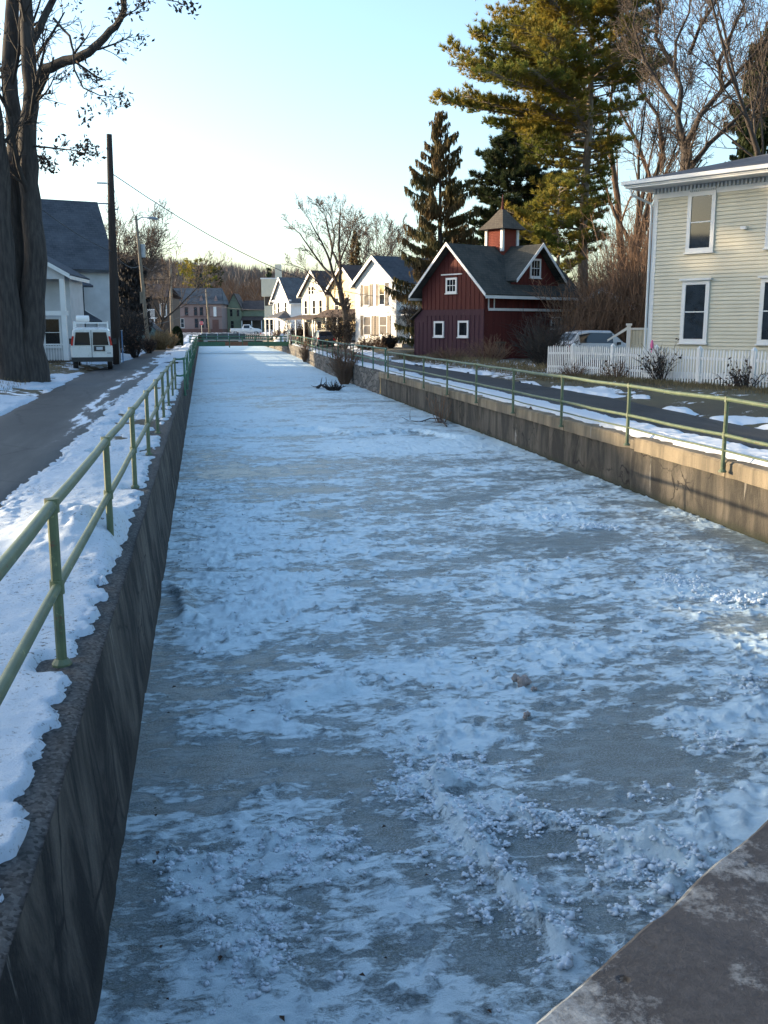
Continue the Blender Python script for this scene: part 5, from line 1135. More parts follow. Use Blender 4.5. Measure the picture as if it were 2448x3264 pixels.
def wire(pts, label, sag=.6, r=.012, pl='wire'):
    mb = MB(); o0 = Vector(pts[0]); P = []
    for a, b in zip(pts[:-1], pts[1:]):
        a, b = Vector(a), Vector(b)
        for k in range(14):
            f = k / 14; q_ = a.lerp(b, f); q_.z -= sag * 4 * f * (1 - f); P.append(q_ - o0)
    P.append(Vector(pts[-1]) - o0); mb.tube(P, r, 4); o = mb.build(name_wire, pl); o.location = o0; tag(o, label, 'wire', 'overhead wires'); return o
name_wire = 'overhead_wire'
w1a = T1 + (B1 - T1) * .16
w1b = at(1310, 944, 100); wire([w1a, w1b], 'sagging wire from the tall dark pole across the canal to the right', 2.1, .028)
w2b = T1 + (B1 - T1) * .50
wire([at(-160, 410, 34), w2b, T2 + (B2 - T2) * .35, T3 + (B3 - T3) * .12, T4], 'cable running down the left side from pole to pole', .5, .022)
wire([T1 + (B1 - T1) * .17, T2 + (B2 - T2) * .42], 'short slack wire between the tall pole and the lamp pole', .6, .012)
wire([T3 + (B3 - T3) * .38, T5 + (B5 - T5) * .35, at(950, 985, 150)], 'low wire passing in front of the pink building', .5, .022)
wire([T3 + (B3 - T3) * .36, at(952, 935, 132), at(1134, 958, 96)], 'wire crossing the far bend toward the ivory house', 1.2, .018)
wire([T2 + (B2 - T2) * .80, T5 + (B5 - T5) * .2], 'lowest wire from the lamp pole to the far leaning pole', .8, .018)
# stop sign
q = on(643, 1052, 186); t = empty('stop_sign', 'red octagonal stop sign at the far end of the left street', 'sign', q, -YAW)
sz = at(643, 1030, 186).z - q.z
MB().tube([(0, .05, 0), (0, .05, sz + .3)], .04, 8).build('post', 'metal_grey', t)
oc = [(.42 * math.cos(PI / 8 + k * PI / 4), sz + .42 * math.sin(PI / 8 + k * PI / 4)) for k in range(8)]; oi = [(a * .93, sz + (b - sz) * .93) for a, b in oc]
pn = MB().prism(oc, lambda s, t_, o: (s, -o, t_), 0, .02).build('sign_plate', 'trim_white', t); MB().prism(oi, lambda s, t_, o: (s, -o, t_), .02, .024).build('sign_face', 'red_sign', pn)
cu = bpy.data.curves.new('lettering', 'FONT'); cu.body = 'STOP'; cu.size = .34; cu.align_x = 'CENTER'; cu.align_y = 'CENTER'; cu.extrude = .003
tmp = bpy.data.objects.new('lettering_tmp', cu); COL.objects.link(tmp); dg = bpy.context.evaluated_depsgraph_get(); me = bpy.data.meshes.new_from_object(tmp.evaluated_get(dg)); bpy.data.objects.remove(tmp)
lo = bpy.data.objects.new('lettering', me); COL.objects.link(lo); me.materials.clear(); me.materials.append(M['trim_white']); lo.parent = pn; lo.location = (0, -.028, sz); lo.rotation_euler = (PI / 2, 0, 0)
q = on(392, 1140, 60); t = empty('marker_post', 'slim blue grey post at the roadside right of the tall pole', 'post', q); MB().tube([(0, 0, 0), (0, 0, 1.9)], .04, 8).build('post_shaft', 'blue_post', t); MB().lathe([(.06, 0), (.06, .05)], (0, 0, 1.9), 8).build('cap', 'metal_grey', t)

# ------------------------------------------------------------------ trees
def rvec(rng):
    while True:
        v = Vector((rng.uniform(-1, 1), rng.uniform(-1, 1), rng.uniform(-1, 1)))
        if 0.05 < v.length < 1: return v
def deviate(rng, d, ang):
    a = d.orthogonal().normalized(); a.rotate(Matrix.Rotation(rng.uniform(0, 2 * PI), 3, d)); q = d.copy(); q.rotate(Matrix.Rotation(ang, 3, a)); return q.normalized()
def limb(rng, p, d, L, r, n, wob, up, taper=.35):
    pts = [p.copy()]; rad = [r]; d = d.normalized()
    for i in range(n):
        d = (d + rvec(rng) * wob + Vector((0, 0, up))).normalized(); p = p + d * (L / n); pts.append(p.copy()); rad.append(max(r * (1 - (1 - taper) * (i + 1) / n), .004))
    return pts, rad
def along(pts, rad, t):
    f = t * (len(pts) - 1); i = min(int(f), len(pts) - 2); k = f - i
    return pts[i].lerp(pts[i + 1], k), rad[i] + (rad[i + 1] - rad[i]) * k, (pts[i + 1] - pts[i]).normalized()
def ramify(rng, pts, rad, L, lev, P, out):
    """side branches of one limb; P = list per level of (count, t0, angle, length ratio, wobble, up, radius ratio)"""
    if lev >= len(P): return
    cnt, t0, ang, lr, wob, up, rr = P[lev]
    for k in range(cnt):
        t = t0 + (1 - t0) * (k + rng.random()) / cnt; p, r, d = along(pts, rad, t)
        l2 = L * lr * (1.15 - .55 * t) * rng.uniform(.7, 1.25); d2 = deviate(rng, d, ang * rng.uniform(.65, 1.25))
        q, rd = limb(rng, p, d2, l2, max(r * rr, P_MIN), 5 if lev < 2 else 3, wob, up, .3); out.append((lev, q, rd)); ramify(rng, q, rd, l2, lev + 1, P, out)
P_MIN = .009
def tubes(mb, branches, minr=0.0):
    for lev, q, rd in branches: mb.tube(q, [max(x, minr) for x in rd], 8 if rd[0] > .12 else (5 if rd[0] > .04 else 3), cap=False)
def bare_tree(name, label, base, seed, limbs, P, bark='bark', twig='twig', group=None, minr=.011, cat='tree'):
    """limbs: list of (points relative to base, radii) drawn by hand = trunk; P = ramification"""
    rng = random.Random(seed); t = empty(name, label, cat, base, 0, group); mb = MB(); out = []
    for pts, rad in limbs:
        pts = [Vector(p) for p in pts]; fine = []; fr = []
        for i in range(len(pts) - 1):
            for k in range(3): f = k / 3; fine.append(pts[i].lerp(pts[i + 1], f) + rvec(rng) * rad[i] * (.25 if i or k else 0)); fr.append(rad[i] + (rad[i + 1] - rad[i]) * f)
        fine.append(pts[-1]); fr.append(rad[-1]); mb.tube(fine, fr, 10, cap=False)
        Lm = sum((a - b).length for a, b in zip(pts[1:], pts[:-1])); ramify(rng, fine, fr, Lm, 0, P, out)
    mb.build('trunk', bark, t, smooth=True)
    big = [b for b in out if b[2][0] > .05]; sm = [b for b in out if b[2][0] <= .05]
    m2 = MB(); tubes(m2, big, minr); tubes(m2, sm, minr)
    c = m2.build('crown', twig, t, smooth=True)
    return t, out
def auto_limbs(rng, H, r, forks, spread, fork_h=.25, lean=(0, 0)):
    """a trunk that forks into several rising limbs"""
    L = []; fk = Vector((lean[0] * fork_h, lean[1] * fork_h, H * fork_h)); L.append(([(0, 0, -.3), (0, 0, fk.z * .4), fk], [r * 1.35, r * 1.02, r * .92]))
    for k in range(forks):
        a = 2 * PI * (k + rng.uniform(-.25, .25)) / forks; s = spread * rng.uniform(.55, 1.15); h = H * rng.uniform(.82, 1.0)
        pts = [fk]
        for q in (.25, .5, .75, 1.0): pts.append(Vector((fk.x + math.cos(a) * s * q ** .8 + lean[0] * q * .6 + rng.uniform(-.15, .15), fk.y + math.sin(a) * s * q ** .8 + lean[1] * q * .6 + rng.uniform(-.15, .15), fk.z + (h - fk.z) * q)))
        L.append((pts, [r * .62, r * .46, r * .30, r * .16, r * .04]))
    return L
def tree_auto(name, label, px, py, D, H, r, forks, spread, seed, P, bark='bark', twig='twig', fork_h=.25, lean=(0, 0), minr=.011, group=None, z=None):
    b = on(px, py, D)
    if z is not None: b.z = z
    return bare_tree(name, label, b, seed, auto_limbs(random.Random(seed), H, r, forks, spread, fork_h, lean), P, bark, twig, group, minr)
PD = [(10, .15, .62, .42, .10, .06, .55), (7, .2, .65, .5, .16, .05, .55), (6, .2, .7, .55, .2, .03, .6)]
# big maple, left foreground: limbs traced as a plan of where they fork
def maple():
    D = 38.0; b = on(85, 1178, D); A = lambda x, y, d=0: at(x * 1.4756, y * 1.4756, D + d) - b
    Lm = [([A(62, 806) + Vector((0, 0, -.5)), A(66, 700), A(76, 560), A(66, 430), A(62, 320), A(66, 230), A(60, 110), A(55, 0), A(62, -160), A(90, -330)], [.82, .52, .42, .36, .33, .29, .26, .23, .17, .05]),
          ([A(40, 806) + Vector((0, 0, -.5)), A(26, 640), A(34, 430, .5), A(34, 330, .6), A(22, 200, .8), A(26, 60, 1), A(20, -120, 1.2), A(-30, -330, 1.5)], [.58, .42, .31, .30, .29, .26, .18, .05]),
          ([A(30, 806, -.6) + Vector((0, 0, -.4)), A(10, 600, -.8), A(8, 400, -1.0), A(-10, 250, -1.4), A(-40, 60, -2), A(-90, -200, -3)], [.6, .42, .26, .24, .18, .05]),
          ([A(66, 232), A(80, 185), A(95, 152, -.3), A(140, 132, -.6), A(180, 120, -.9), A(215, 92, -1.2), A(250, 56, -1.5), A(266, 30, -1.7), A(268, -10, -1.9), A(290, -90, -2.2), A(350, -200, -2.6)], [.25, .22, .19, .17, .155, .14, .12, .105, .09, .06, .02]),
          ([A(60, 110), A(100, 30, .8), A(150, -60, 1.5), A(230, -180, 2)], [.16, .13, .09, .02]),
          ([A(116, 40, 0), A(150, 78, -.8), A(158, 110, -1.2), A(160, 150, -1.4), A(180, 190, -1.6), A(215, 206, -1.8), A(262, 212, -2)], [.05, .045, .038, .032, .026, .018, .010]),
          ([A(64, 315), A(100, 318, -.5), A(160, 325, -1), A(205, 336, -1.4)], [.05, .035, .022, .008]),
          ([A(66, 335), A(92, 350, .4), A(110, 360, .6)], [.03, .02, .008])]
    P = [(9, .25, .75, .17, .16, .02, .32), (6, .2, .7, .5, .2, .0, .55), (4, .2, .75, .55, .25, -.02, .6)]
    t, out = bare_tree('maple_tree', 'big maple with several dark trunks and hanging dead leaves at far left', b, 11, Lm, P, 'bark_dark', 'twig_dark', minr=.010)
    mb = MB(); rng = random.Random(3); tips = [q[-1] for lev, q, rd in out if lev >= 1]
    rng.shuffle(tips); spots = [A(268, 210, -2), A(240, 200, -1.8), A(180, 250, -1.4), A(188, 262, -1.4), A(196, 238, -1.5), A(268, 120, -1.6), A(410, 18, -3), A(395, 8, -3), A(375, 2, -3), A(290, 36, -1.7), A(300, 24, -1.8), A(230, 205, -1.8), A(275, 205, -1.9), A(262, 100, -1.6), A(190, 310, -1), A(130, 305, -.5), A(90, 290, -.4), A(150, 5, 0), A(165, 12, 0), A(6, 140, -1), A(10, 70, -1)]
    for c in spots + tips[:95]:
        for k in range(rng.randint(5, 15)):
            p = c + rvec(rng) * .34; s = rng.uniform(.05, .12); a = rvec(rng).normalized(); bb = a.cross(rvec(rng)).normalized()
            mb.quad(p - a * s, p + bb * s * .5, p + a * s, p - bb * s * .5 - Vector((0, 0, s * .3)))
    mb.build('dead_leaves', 'leaf_dead', t)
    tw = MB(); tw.tube([A(330, -30, -2.6), A(360, 0, -2.8), A(385, 4, -3), A(412, 20, -3)], [.03, .02, .014, .008], 4); tw.tube([A(350, -10, -2.7), A(330, -80, -2.5)], [.03, .05], 4); tw.build('twig', 'twig_dark', t)
maple()
tree_auto('bare_tree', 'bare tree with a dense fine crown behind the lamp pole', 378, 1000, 92, 11.4, .28, 9, 4.4, 5, [(13, .15, .62, .42, .10, .06, .5), (9, .2, .65, .5, .16, .05, .55), (6, .2, .7, .55, .2, .03, .6)], 'bark', 'twig', .28, minr=.013)
tree_auto('bare_tree', 'small leaning bare tree arching over the left shrubs', 500, 1060, 100, 9.0, .18, 4, 4.0, 6, PD, 'bark_dark', 'twig', .3, (2.0, 0), minr=.012)
# elm over the tan house
def elm():
    D = 99; b = on(1105, 1085, D); b.z = 1.7; A = lambda x, y, d=0: at(800 + x / 2.765, 600 + y / 2.765, D + d) - b
    Lm = [([A(850, 1340) , A(840, 1180), A(815, 1040), A(785, 900)], [.44, .34, .29, .26]),
          ([A(785, 900), A(790, 700), A(775, 500, .5), A(780, 340, .8), A(790, 130, 1)], [.19, .15, .11, .07, .02]),
          ([A(785, 900), A(730, 780), A(690, 620, -1), A(620, 470, -2), A(540, 330, -2.5), A(470, 200, -3)], [.19, .15, .11, .08, .05, .02]),
          ([A(735, 790), A(640, 700, 1), A(540, 560, 1.5), A(430, 400, 2), A(350, 330, 2.5)], [.15, .12, .085, .05, .015]),
          ([A(815, 1040), A(740, 1000, -1), A(700, 930, -1.5), A(600, 840, -2), A(480, 720, -3), A(340, 660, -4)], [.16, .13, .10, .07, .04, .015]),
          ([A(790, 720), A(720, 560, 2), A(690, 400, 3), A(650, 230, 3.5), A(600, 180, 4)], [.14, .11, .075, .045, .015]),
          ([A(785, 640), A(850, 480, -1), A(900, 330, -1.5), A(950, 300, -2)], [.11, .075, .045, .015]),
          ([A(700, 640), A(740, 430, -1), A(700, 250, -2), A(640, 140, -2)], [.09, .06, .04, .012])]
    bare_tree('elm_tree', 'tall bare elm leaning over the tan house', b, 4, Lm, [(9, .2, .5, .30, .12, .03, .42), (6, .2, .6, .5, .18, .02, .5), (5, .2, .7, .5, .2, .0, .6)], 'bark_dark', 'twig', minr=.016)
elm()
tree_auto('bare_tree', 'pale bare tree in the distance right of the elm', 1190, 1000, 150, 17, .3, 7, 6, 9, PD, 'bark', 'twig', .3, minr=.026)
# bare trees behind the cream house
PB = [(9, .2, .55, .40, .12, .05, .5), (7, .2, .62, .5, .17, .04, .52), (5, .2, .7, .55, .2, .02, .6)]
def big_bare():
    D = 52; b = on(2180, 1100, D); A = lambda x, y, d=0: at(1350 + x * .6619, y * .6619, D + d) - b
    Lm = [([A(1262, 1500), A(1265, 1000), A(1262, 830), A(1262, 700)], [.42, .34, .30, .27]),
          ([A(1262, 720), A(1225, 560), A(1240, 430), A(1210, 330, 1), A(1215, 200, 1), A(1280, 60, 1), A(1290, -120, 1), A(1340, -300, 1)], [.17, .14, .115, .09, .07, .05, .035, .015]),
          ([A(1262, 700), A(1330, 560, -1), A(1440, 430, -1), A(1560, 300, -1.5), A(1700, 120, -2), A(1860, -60, -2)], [.17, .135, .10, .075, .05, .02]),
          ([A(1230, 540), A(1130, 400, 1), A(1060, 290, 1.5), A(1010, 120, 2), A(1050, -100, 2)], [.13, .11, .085, .06, .02]),
          ([A(1290, 800, 1), A(1380, 690, 1), A(1520, 560, 1), A(1640, 430, 1), A(1760, 350, 1)], [.14, .12, .09, .06, .02]),
          ([A(1215, 340, 1), A(1120, 180, 2), A(1130, 40, 2), A(1080, -140, 2)], [.13, .1, .07, .02]),
          ([A(1440, 430, -1), A(1420, 300, -2), A(1500, 120, -2), A(1580, -60, -2.5)], [.12, .1, .07, .02]),
          ([A(1280, 260, 1), A(1330, 130, 0), A(1420, -10, 0), A(1500, -160, 0)], [.10, .08, .06, .02])]
    bare_tree('bare_tree', 'large spreading bare tree rising behind the cream house', b, 21, Lm, [(16, .12, .55, .27, .14, .03, .34), (9, .2, .65, .5, .2, .02, .5), (6, .2, .75, .55, .25, .0, .6)], 'bark', 'twig', minr=.011)
    D = 86; b = on(2030, 1100, D); A = lambda x, y, d=0: at(1350 + x * .6619, y * .6619, D + d) - b
    Lm = [([A(1010, 1600), A(960, 1300), A(930, 950), A(890, 640), A(910, 400, 1), A(880, 250, 1), A(860, 180, 1)], [.4, .32, .26, .17, .09, .05, .02]),
          ([A(1000, 1300), A(1060, 1100, 1), A(1100, 880, 1), A(1030, 690, 1.5), A(960, 560, 2), A(850, 400, 2)], [.28, .24, .2, .15, .09, .02]),
          ([A(1100, 880, 1), A(1160, 770, 0), A(1130, 560, 0), A(1040, 430, 0), A(1000, 250, 0), A(1060, 60, 0)], [.18, .16, .13, .1, .06, .02])]
    bare_tree('bare_tree', 'vine covered bare tree with twin trunks between pine and cream house', b, 22, Lm, [(11, .1, .6, .24, .16, .02, .42), (7, .1, .7, .5, .25, .0, .5), (5, .2, .8, .55, .3, -.03, .6)], 'bark_brown', 'twig_brown', minr=.013)
big_bare()
tree_auto('bare_tree', 'slender bare tree reaching up right of the big pine', 1990, 1100, 78, 22, .3, 5, 5, 31, PB, 'bark', 'twig', .35, (1.5, 0), minr=.016)
tree_auto('bare_tree', 'bare tree at the right edge overhanging the cream house roof', 2520, 1000, 48, 21, .24, 7, 6.5, 33, PB, 'bark', 'twig', .3, (-1.0, 0), minr=.011)

# conifers
def tuft(mb, rng, p, d, n, L, wd, spread):
    for k in range(n):
        q = (d + rvec(rng) * spread).normalized(); a = q.cross(rvec(rng)).normalized() * wd; l2 = L * rng.uniform(.6, 1.1)
        mb.tri(p - a, p + a, p + q * l2)
def white_pine(label, px, py, D, H, r, seed, profile, nb, mats=('bark_pine', 'pine'), tuft_n=20, tl=.34, dens=1.0, group=None, name='pine_tree', lean=(0, 0), gap=.0, tw=.022, clump=.34, side=None, base=None, rise=.30):
    """profile: list of (relative height, reach left, reach right) as seen from the street"""
    b = base if base is not None else on(px, py, D); rng = random.Random(seed); t = empty(name, label, 'tree', b, -YAW, group); mb = MB(); br = MB(); nd = MB()
    top = Vector((lean[0], lean[1], H)); P = []
    for k in range(9): f = k / 8; P.append(Vector((lean[0] * f + rng.uniform(-.1, .1), lean[1] * f, H * f - (.4 if k == 0 else 0))))
    mb.tube(P, [r * (1.15 if k == 0 else 1 - .9 * k / 8) for k in range(9)], 12, cap=False); mb.build('trunk', mats[0], t, smooth=True)
    hs = [p[0] for p in profile]; ls = [p[1] for p in profile]; rs = [p[2] for p in profile]
    for k in range(nb):
        f = hs[0] + (hs[-1] - hs[0]) * ((k + rng.random()) / nb) ** .9; az = rng.uniform(0, 2 * PI) if side is None or rng.random() > side[1] else side[0] + rng.gauss(0, .5)
        cx = math.cos(az); wl = np.interp(f, hs, ls); wr = np.interp(f, hs, rs); reach = (wl if cx < 0 else wr) * abs(cx) + (wl + wr) * .5 * (1 - abs(cx)); reach *= rng.uniform(.62, 1.08)
        if reach < .25: continue
        p0 = Vector((lean[0] * f, lean[1] * f, H * f)); d = Vector((cx, math.sin(az), rng.uniform(-.05, rise)))
        pts, rad = limb(rng, p0, d, reach, max(.03, r * .26 * (1 - f * .7)), 6, .07, .03, .15); br.tube(pts, rad, 5, cap=False)
        nt_ = max(3, int(reach * 3.4 * dens))
        for i in range(nt_):
            s = .22 + .78 * ((i + rng.random()) / nt_) ** .8; p, rr_, dd = along(pts, rad, min(s, .999))
            sdir = dd.cross(Vector((0, 0, 1))); sdir = sdir.normalized() if sdir.length > .01 else Vector((1, 0, 0)); sg = rng.choice((-1, 1)); sl = reach * rng.uniform(.10, .30) * (1.15 - s * .6)
            e = (dd * .55 + sdir * sg * .8 + Vector((0, 0, rng.uniform(-.02, .32)))).normalized(); tip = p + e * sl
            br.tube([p, p.lerp(tip, .5) + Vector((0, 0, -.04)), tip], [.018, .013, .007], 3, cap=False)
            for j in range(max(2, int(sl / clump * 1.6))):
                f2 = rng.uniform(.3, 1.05); c = p.lerp(tip, f2) + rvec(rng) * clump * .55; tuft(nd, rng, c, (e * .6 + Vector((0, 0, .35)) + rvec(rng) * .4).normalized(), tuft_n, tl, tw, .85)
    br.build('branches', mats[0], t); nd.build('needles', mats[1], t); return t
white_pine('tallest white pine with sunlit golden needles beside the barn', 1850, 1085, 72, 31, .44, 2,
    [(.22, .8, .8), (.27, 4.0, 1.8), (.33, 4.2, 1.5), (.40, 3.0, 1.8), (.46, 6.5, 2.6), (.50, 8.0, 3.0), (.535, 11.5, 4.8), (.565, 11.5, 5.0), (.60, 8.5, 5.0), (.70, 8.4, 4.8), (.82, 8.8, 4.6), (.92, 7.5, 4.0), (.97, 4.0, 2.5), (1.0, 1, 1)], 300, dens=1.9, tuft_n=15, tl=.42, tw=.028, clump=.36, rise=.16)
white_pine('smaller white pine with a short pale trunk just right of the cupola', 1768, 1085, 68, 11.5, .22, 5, [(.35, 1.0, 1.0), (.5, 3.6, 2.0), (.66, 4.4, 2.4), (.8, 3.6, 2.0), (.92, 2.0, 1.4), (1, .4, .4)], 60, dens=1.7, tl=.42, tw=.034)
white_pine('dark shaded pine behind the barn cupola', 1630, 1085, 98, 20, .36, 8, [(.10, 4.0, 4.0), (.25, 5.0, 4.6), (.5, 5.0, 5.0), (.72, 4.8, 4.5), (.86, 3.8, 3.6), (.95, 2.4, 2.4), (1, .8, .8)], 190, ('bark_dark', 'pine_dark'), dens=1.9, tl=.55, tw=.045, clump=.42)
def spruce(label, px, py, D, H, R, r, seed, nb, mats=('bark_dark', 'spruce'), droop=.55, tw=.03, low=.06, group=None, name='spruce_tree', dens=1.0, pw=.75, hang=.5):
    b = on(px, py, D); rng = random.Random(seed); t = empty(name, label, 'tree', b, -YAW, group); mb = MB(); br = MB(); nd = MB()
    mb.tube([(0, 0, -.4), (.03, 0, H * .4), (0, .05, H * .8), (0, 0, H)], [r, r * .7, r * .25, .02], 10, cap=False); mb.build('trunk', mats[0], t, smooth=True)
    for k in range(nb):
        f = low + (1 - low) * ((k + rng.random()) / nb); az = rng.uniform(0, 2 * PI); reach = (R * (1 - f) ** pw + .15) * rng.uniform(.42, 1.2)
        p0 = Vector((0, 0, H * f)); n = 6; pts = [p0]; d = Vector((math.cos(az), math.sin(az), .25 - droop * (1 - f)))
        for i in range(n): d = (d + Vector((0, 0, .09)) + rvec(rng) * .06).normalized(); pts.append(pts[-1] + d * reach / n)
        rad = [max(.012, .05 * (1 - f)) * (1 - .8 * i / n) for i in range(n + 1)]; br.tube(pts, rad, 4, cap=False)
        m = max(4, int(reach * 9 * dens))
        for i in range(m):
            s = .15 + .85 * (i + rng.random()) / m; p, rr_, dd = along(pts, rad, min(s, .999)); sdv = dd.cross(Vector((0, 0, 1))).normalized() * rng.choice((-1, 1)); sl = rng.uniform(.15, .55) * (1.2 - .6 * s)
            for j in range(5):
                q = p + (dd * .5 + sdv * .8).normalized() * sl * (j / 4) + rvec(rng) * .06; l2 = hang * rng.uniform(.35, 1.1); a = Vector((rng.uniform(-1, 1), rng.uniform(-1, 1), .2)).normalized() * tw * 1.5
                nd.quad(q - a, q + a, q + a * .5 + Vector((rng.uniform(-.1, .1), rng.uniform(-.1, .1), -l2 * .6)), q - a * .6 + Vector((rng.uniform(-.1, .1), rng.uniform(-.1, .1), -l2)))
            tuft(nd, rng, p, (dd + Vector((0, 0, .1))).normalized(), 7, .26, tw, .8)
    br.build('branches', mats[0], t); nd.build('needles', mats[1], t); return t
spruce('spruce with drooping brown green branches between white house and barn', 1398, 1090, 74, 17.0, 4.3, .28, 3, 150, tw=.026, pw=.62, hang=.62, dens=.95)
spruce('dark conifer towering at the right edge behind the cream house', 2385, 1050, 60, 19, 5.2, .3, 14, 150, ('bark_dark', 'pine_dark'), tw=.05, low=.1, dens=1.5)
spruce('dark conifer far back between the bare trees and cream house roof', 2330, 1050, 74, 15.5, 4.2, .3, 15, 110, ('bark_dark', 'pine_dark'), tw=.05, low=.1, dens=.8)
spruce('blue green spruce above the pink building', 640, 1040, 240, 15.5, 4.3, .3, 16, 90, ('bark_dark', 'blue_spruce'), droop=.3, tw=.10, low=.02, dens=.5, pw=.9)
white_pine('ragged pale pine behind the blue green spruce', 632, 1040, 262, 18.5, .35, 17, [(.45, 3, 3), (.7, 5.5, 6), (.86, 5.5, 7), (.95, 3.5, 5), (1, 1, 1)], 40, ('bark_dark', 'pine'), tuft_n=10, tl=.7, dens=.5, tw=.08, clump=.9)
white_pine('small round topped pine on the far ridge', 690, 1040, 268, 17.5, .3, 18, [(.6, 1, 1), (.75, 2.6, 2.6), (.9, 2.8, 2.8), (1, .8, .8)], 26, ('bark_dark', 'pine_dark'), tuft_n=10, tl=.7, dens=.6, tw=.09, clump=.8)
spruce('dark dense conifer mass left of the lamp pole', 418, 1060, 84, 7.4, 2.2, .2, 19, 95, ('bark_dark', 'twig_dark'), droop=.35, tw=.05, low=.12, dens=.9, pw=.35, hang=.4)
spruce('dark narrow evergreen beside the far house chimney', 862, 1000, 160, 11, 1.2, .15, 20, 40, ('bark_dark', 'cedar'), tw=.08, dens=.8, pw=.5)
spruce('small dark spruce behind the elm crown', 1135, 1000, 125, 13.0, 2.6, .2, 24, 70, ('bark_dark', 'spruce'), tw=.06, dens=.8)
# clipped evergreen by the road end
def clipped(label, px, py, D, w_, h, seed, mat='cedar', cat='shrub', name='clipped_evergreen'):
    b = on(px, py, D); rng = random.Random(seed); t = empty(name, label, cat, b); nd = MB()
    for k in range(2600):
        a = rng.uniform(0, 2 * PI); f = rng.random(); R = w_ * .5 * (1 - max(0, (f - .45) / .55) ** 2.2) ** .6 * rng.uniform(.86, 1.03); p = Vector((math.cos(a) * R, math.sin(a) * R, h * f)); d = (Vector((math.cos(a), math.sin(a), .5)) + rvec(rng) * .6).normalized()
        tuft(nd, rng, p, d, 4, .16, .03, .7)
    MB().tube([(0, 0, -.2), (0, 0, h * .8)], [w_ * .2, w_ * .1], 8).build('trunk', 'bark_dark', t); nd.build('crown', mat, t)
clipped('dark clipped evergreen cone at the end of the left shrubs', 565, 1078, 112, 1.15, 2.15, 1)

# shrubs and brush
def shrub(label, px, py, D, w_, h, seed, n=60, mat='twig_brown', leaf=None, name='shrub', group=None, minr=.008, curl=.22, nl=0, at_pt=None, cat='shrub', sub=6):
    b = at_pt if at_pt is not None else on(px, py, D); rng = random.Random(seed); t = empty(name, label, cat, b, 0, group); mb = MB(); tips = []
    for k in range(n):
        a = rng.uniform(0, 2 * PI); q = Vector((math.cos(a), math.sin(a), 0)) * rng.random() ** .6; d = (q * w_ * .5 / h * 1.15 + Vector((0, 0, 1))).normalized(); L = h * rng.uniform(.6, 1.1) * (1.05 - .15 * q.length)
        p0 = q * w_ * .14 + Vector((0, 0, -.05)); pts, rad = limb(rng, p0, d, L, max(minr, .016), 5, curl, -.01, .4); mb.tube(pts, [max(x, minr) for x in rad], 3, cap=False)
        for j in range(sub):
            p, r_, dd = along(pts, rad, rng.uniform(.25, .98)); l2 = L * rng.uniform(.12, .35); qs, rd = limb(rng, p, deviate(rng, dd, rng.uniform(.3, .9)), l2, minr, 3, curl, 0.02, .5); mb.tube(qs, [max(x, minr * .8) for x in rd], 3, cap=False); tips.append(qs[-1]); tips.append(qs[1])
    mb.build('stems', mat, t)
    if leaf:
        m2 = MB()
        for k in range(nl): c = rng.choice(tips); s = rng.uniform(.03, .08); a = rvec(rng).normalized(); bb = a.cross(rvec(rng)).normalized(); p = c + rvec(rng) * .12; m2.quad(p - a * s, p + bb * s * .6, p + a * s, p - bb * s * .6)
        m2.build('leaves', leaf, t)
    return t
G1 = 'roadside shrubs on the left'
shrub('round brown shrub nearest the marker post', 430, 1134, 70, 1.5, 2.0, 1, 90, 'twig_dark', 'shrub_brown', nl=900, minr=.012, group=G1)
shrub('low dark reddish shrub at the snow edge below the tan bush', 474, 1117, 80, 1.3, 1.35, 2, 90, 'twig_dark', 'shrub_brown', nl=1000, minr=.012, group=G1)
shrub('wide tan grassy bush in front of the far lamp pole', 510, 1095, 92, 2.6, 1.75, 3, 220, 'grass_tan', 'grass_tan', nl=1500, minr=.014, curl=.12, group=G1)
shrub('smaller brown tan bush left of the clipped evergreen', 542, 1090, 98, 1.6, 1.45, 4, 140, 'grass_tan', 'shrub_brown', nl=900, minr=.014, group=G1)
shrub('tall dark twiggy bush under the dark conifer on the left', 400, 1110, 76, 2.2, 3.4, 5, 90, 'twig_dark', 'leaf_dead', nl=700, minr=.014, group=G1)
shrub('dark bare bush in front of the barn side wall', 1725, 1150, 53, 3.0, 2.7, 6, 70, 'twig_dark', minr=.009, sub=8, curl=.25)
shrub('low dark bramble at the left end of the picket fence', 1745, 1170, 46, 2.6, 2.1, 7, 120, 'twig_dark', minr=.010, sub=8, curl=.3)
shrub('brown weeds standing at the foot of the barn', 1440, 1150, 56.5, 4.4, 1.1, 8, 160, 'twig_brown', minr=.008, sub=4)
shrub('thin brown bush along the barn front corner', 1560, 1150, 55, 3.2, 1.4, 9, 120, 'twig_brown', minr=.008, sub=4)
tq = Vector((FA.x, FA.y, 0))
for k, (s, w_, h, lab) in enumerate(((8.0, 1.3, 1.35, 'dark rose bush growing through the middle of the picket fence'), (2.6, 1.4, .7, 'low dry weeds at the left half of the picket fence'), (5.4, 1.5, .75, 'dry brush below the second fence post from the left'), (12.2, 2.0, .95, 'leafy dark rose bush at the right half of the picket fence'), (14.6, 2.0, 1.05, 'green brown bush at the right edge by the fence'))):
    p = tq + FD * s + Vector((FD.y, -FD.x, 0)) * .35; p.z = gz(p.x, p.y); shrub(lab, 0, 0, 0, w_, h, 40 + k, (34, 40, 40, 30, 50)[k], 'twig_dark' if k in (0, 3) else 'twig_brown', 'leaf_dead' if k != 4 else 'shrub_brown', nl=130 if k in (0, 3, 4) else 30, at_pt=p, minr=.006, curl=.3, group='brush along the picket fence')
shrub('brown brush growing against the right canal wall', 1110, 1228, 57.5, 1.6, 2.3, 50, 110, 'twig_brown', minr=.010, sub=5, at_pt=Vector((wallx(56) - .45, 56.0, 0)), name='wall_brush')
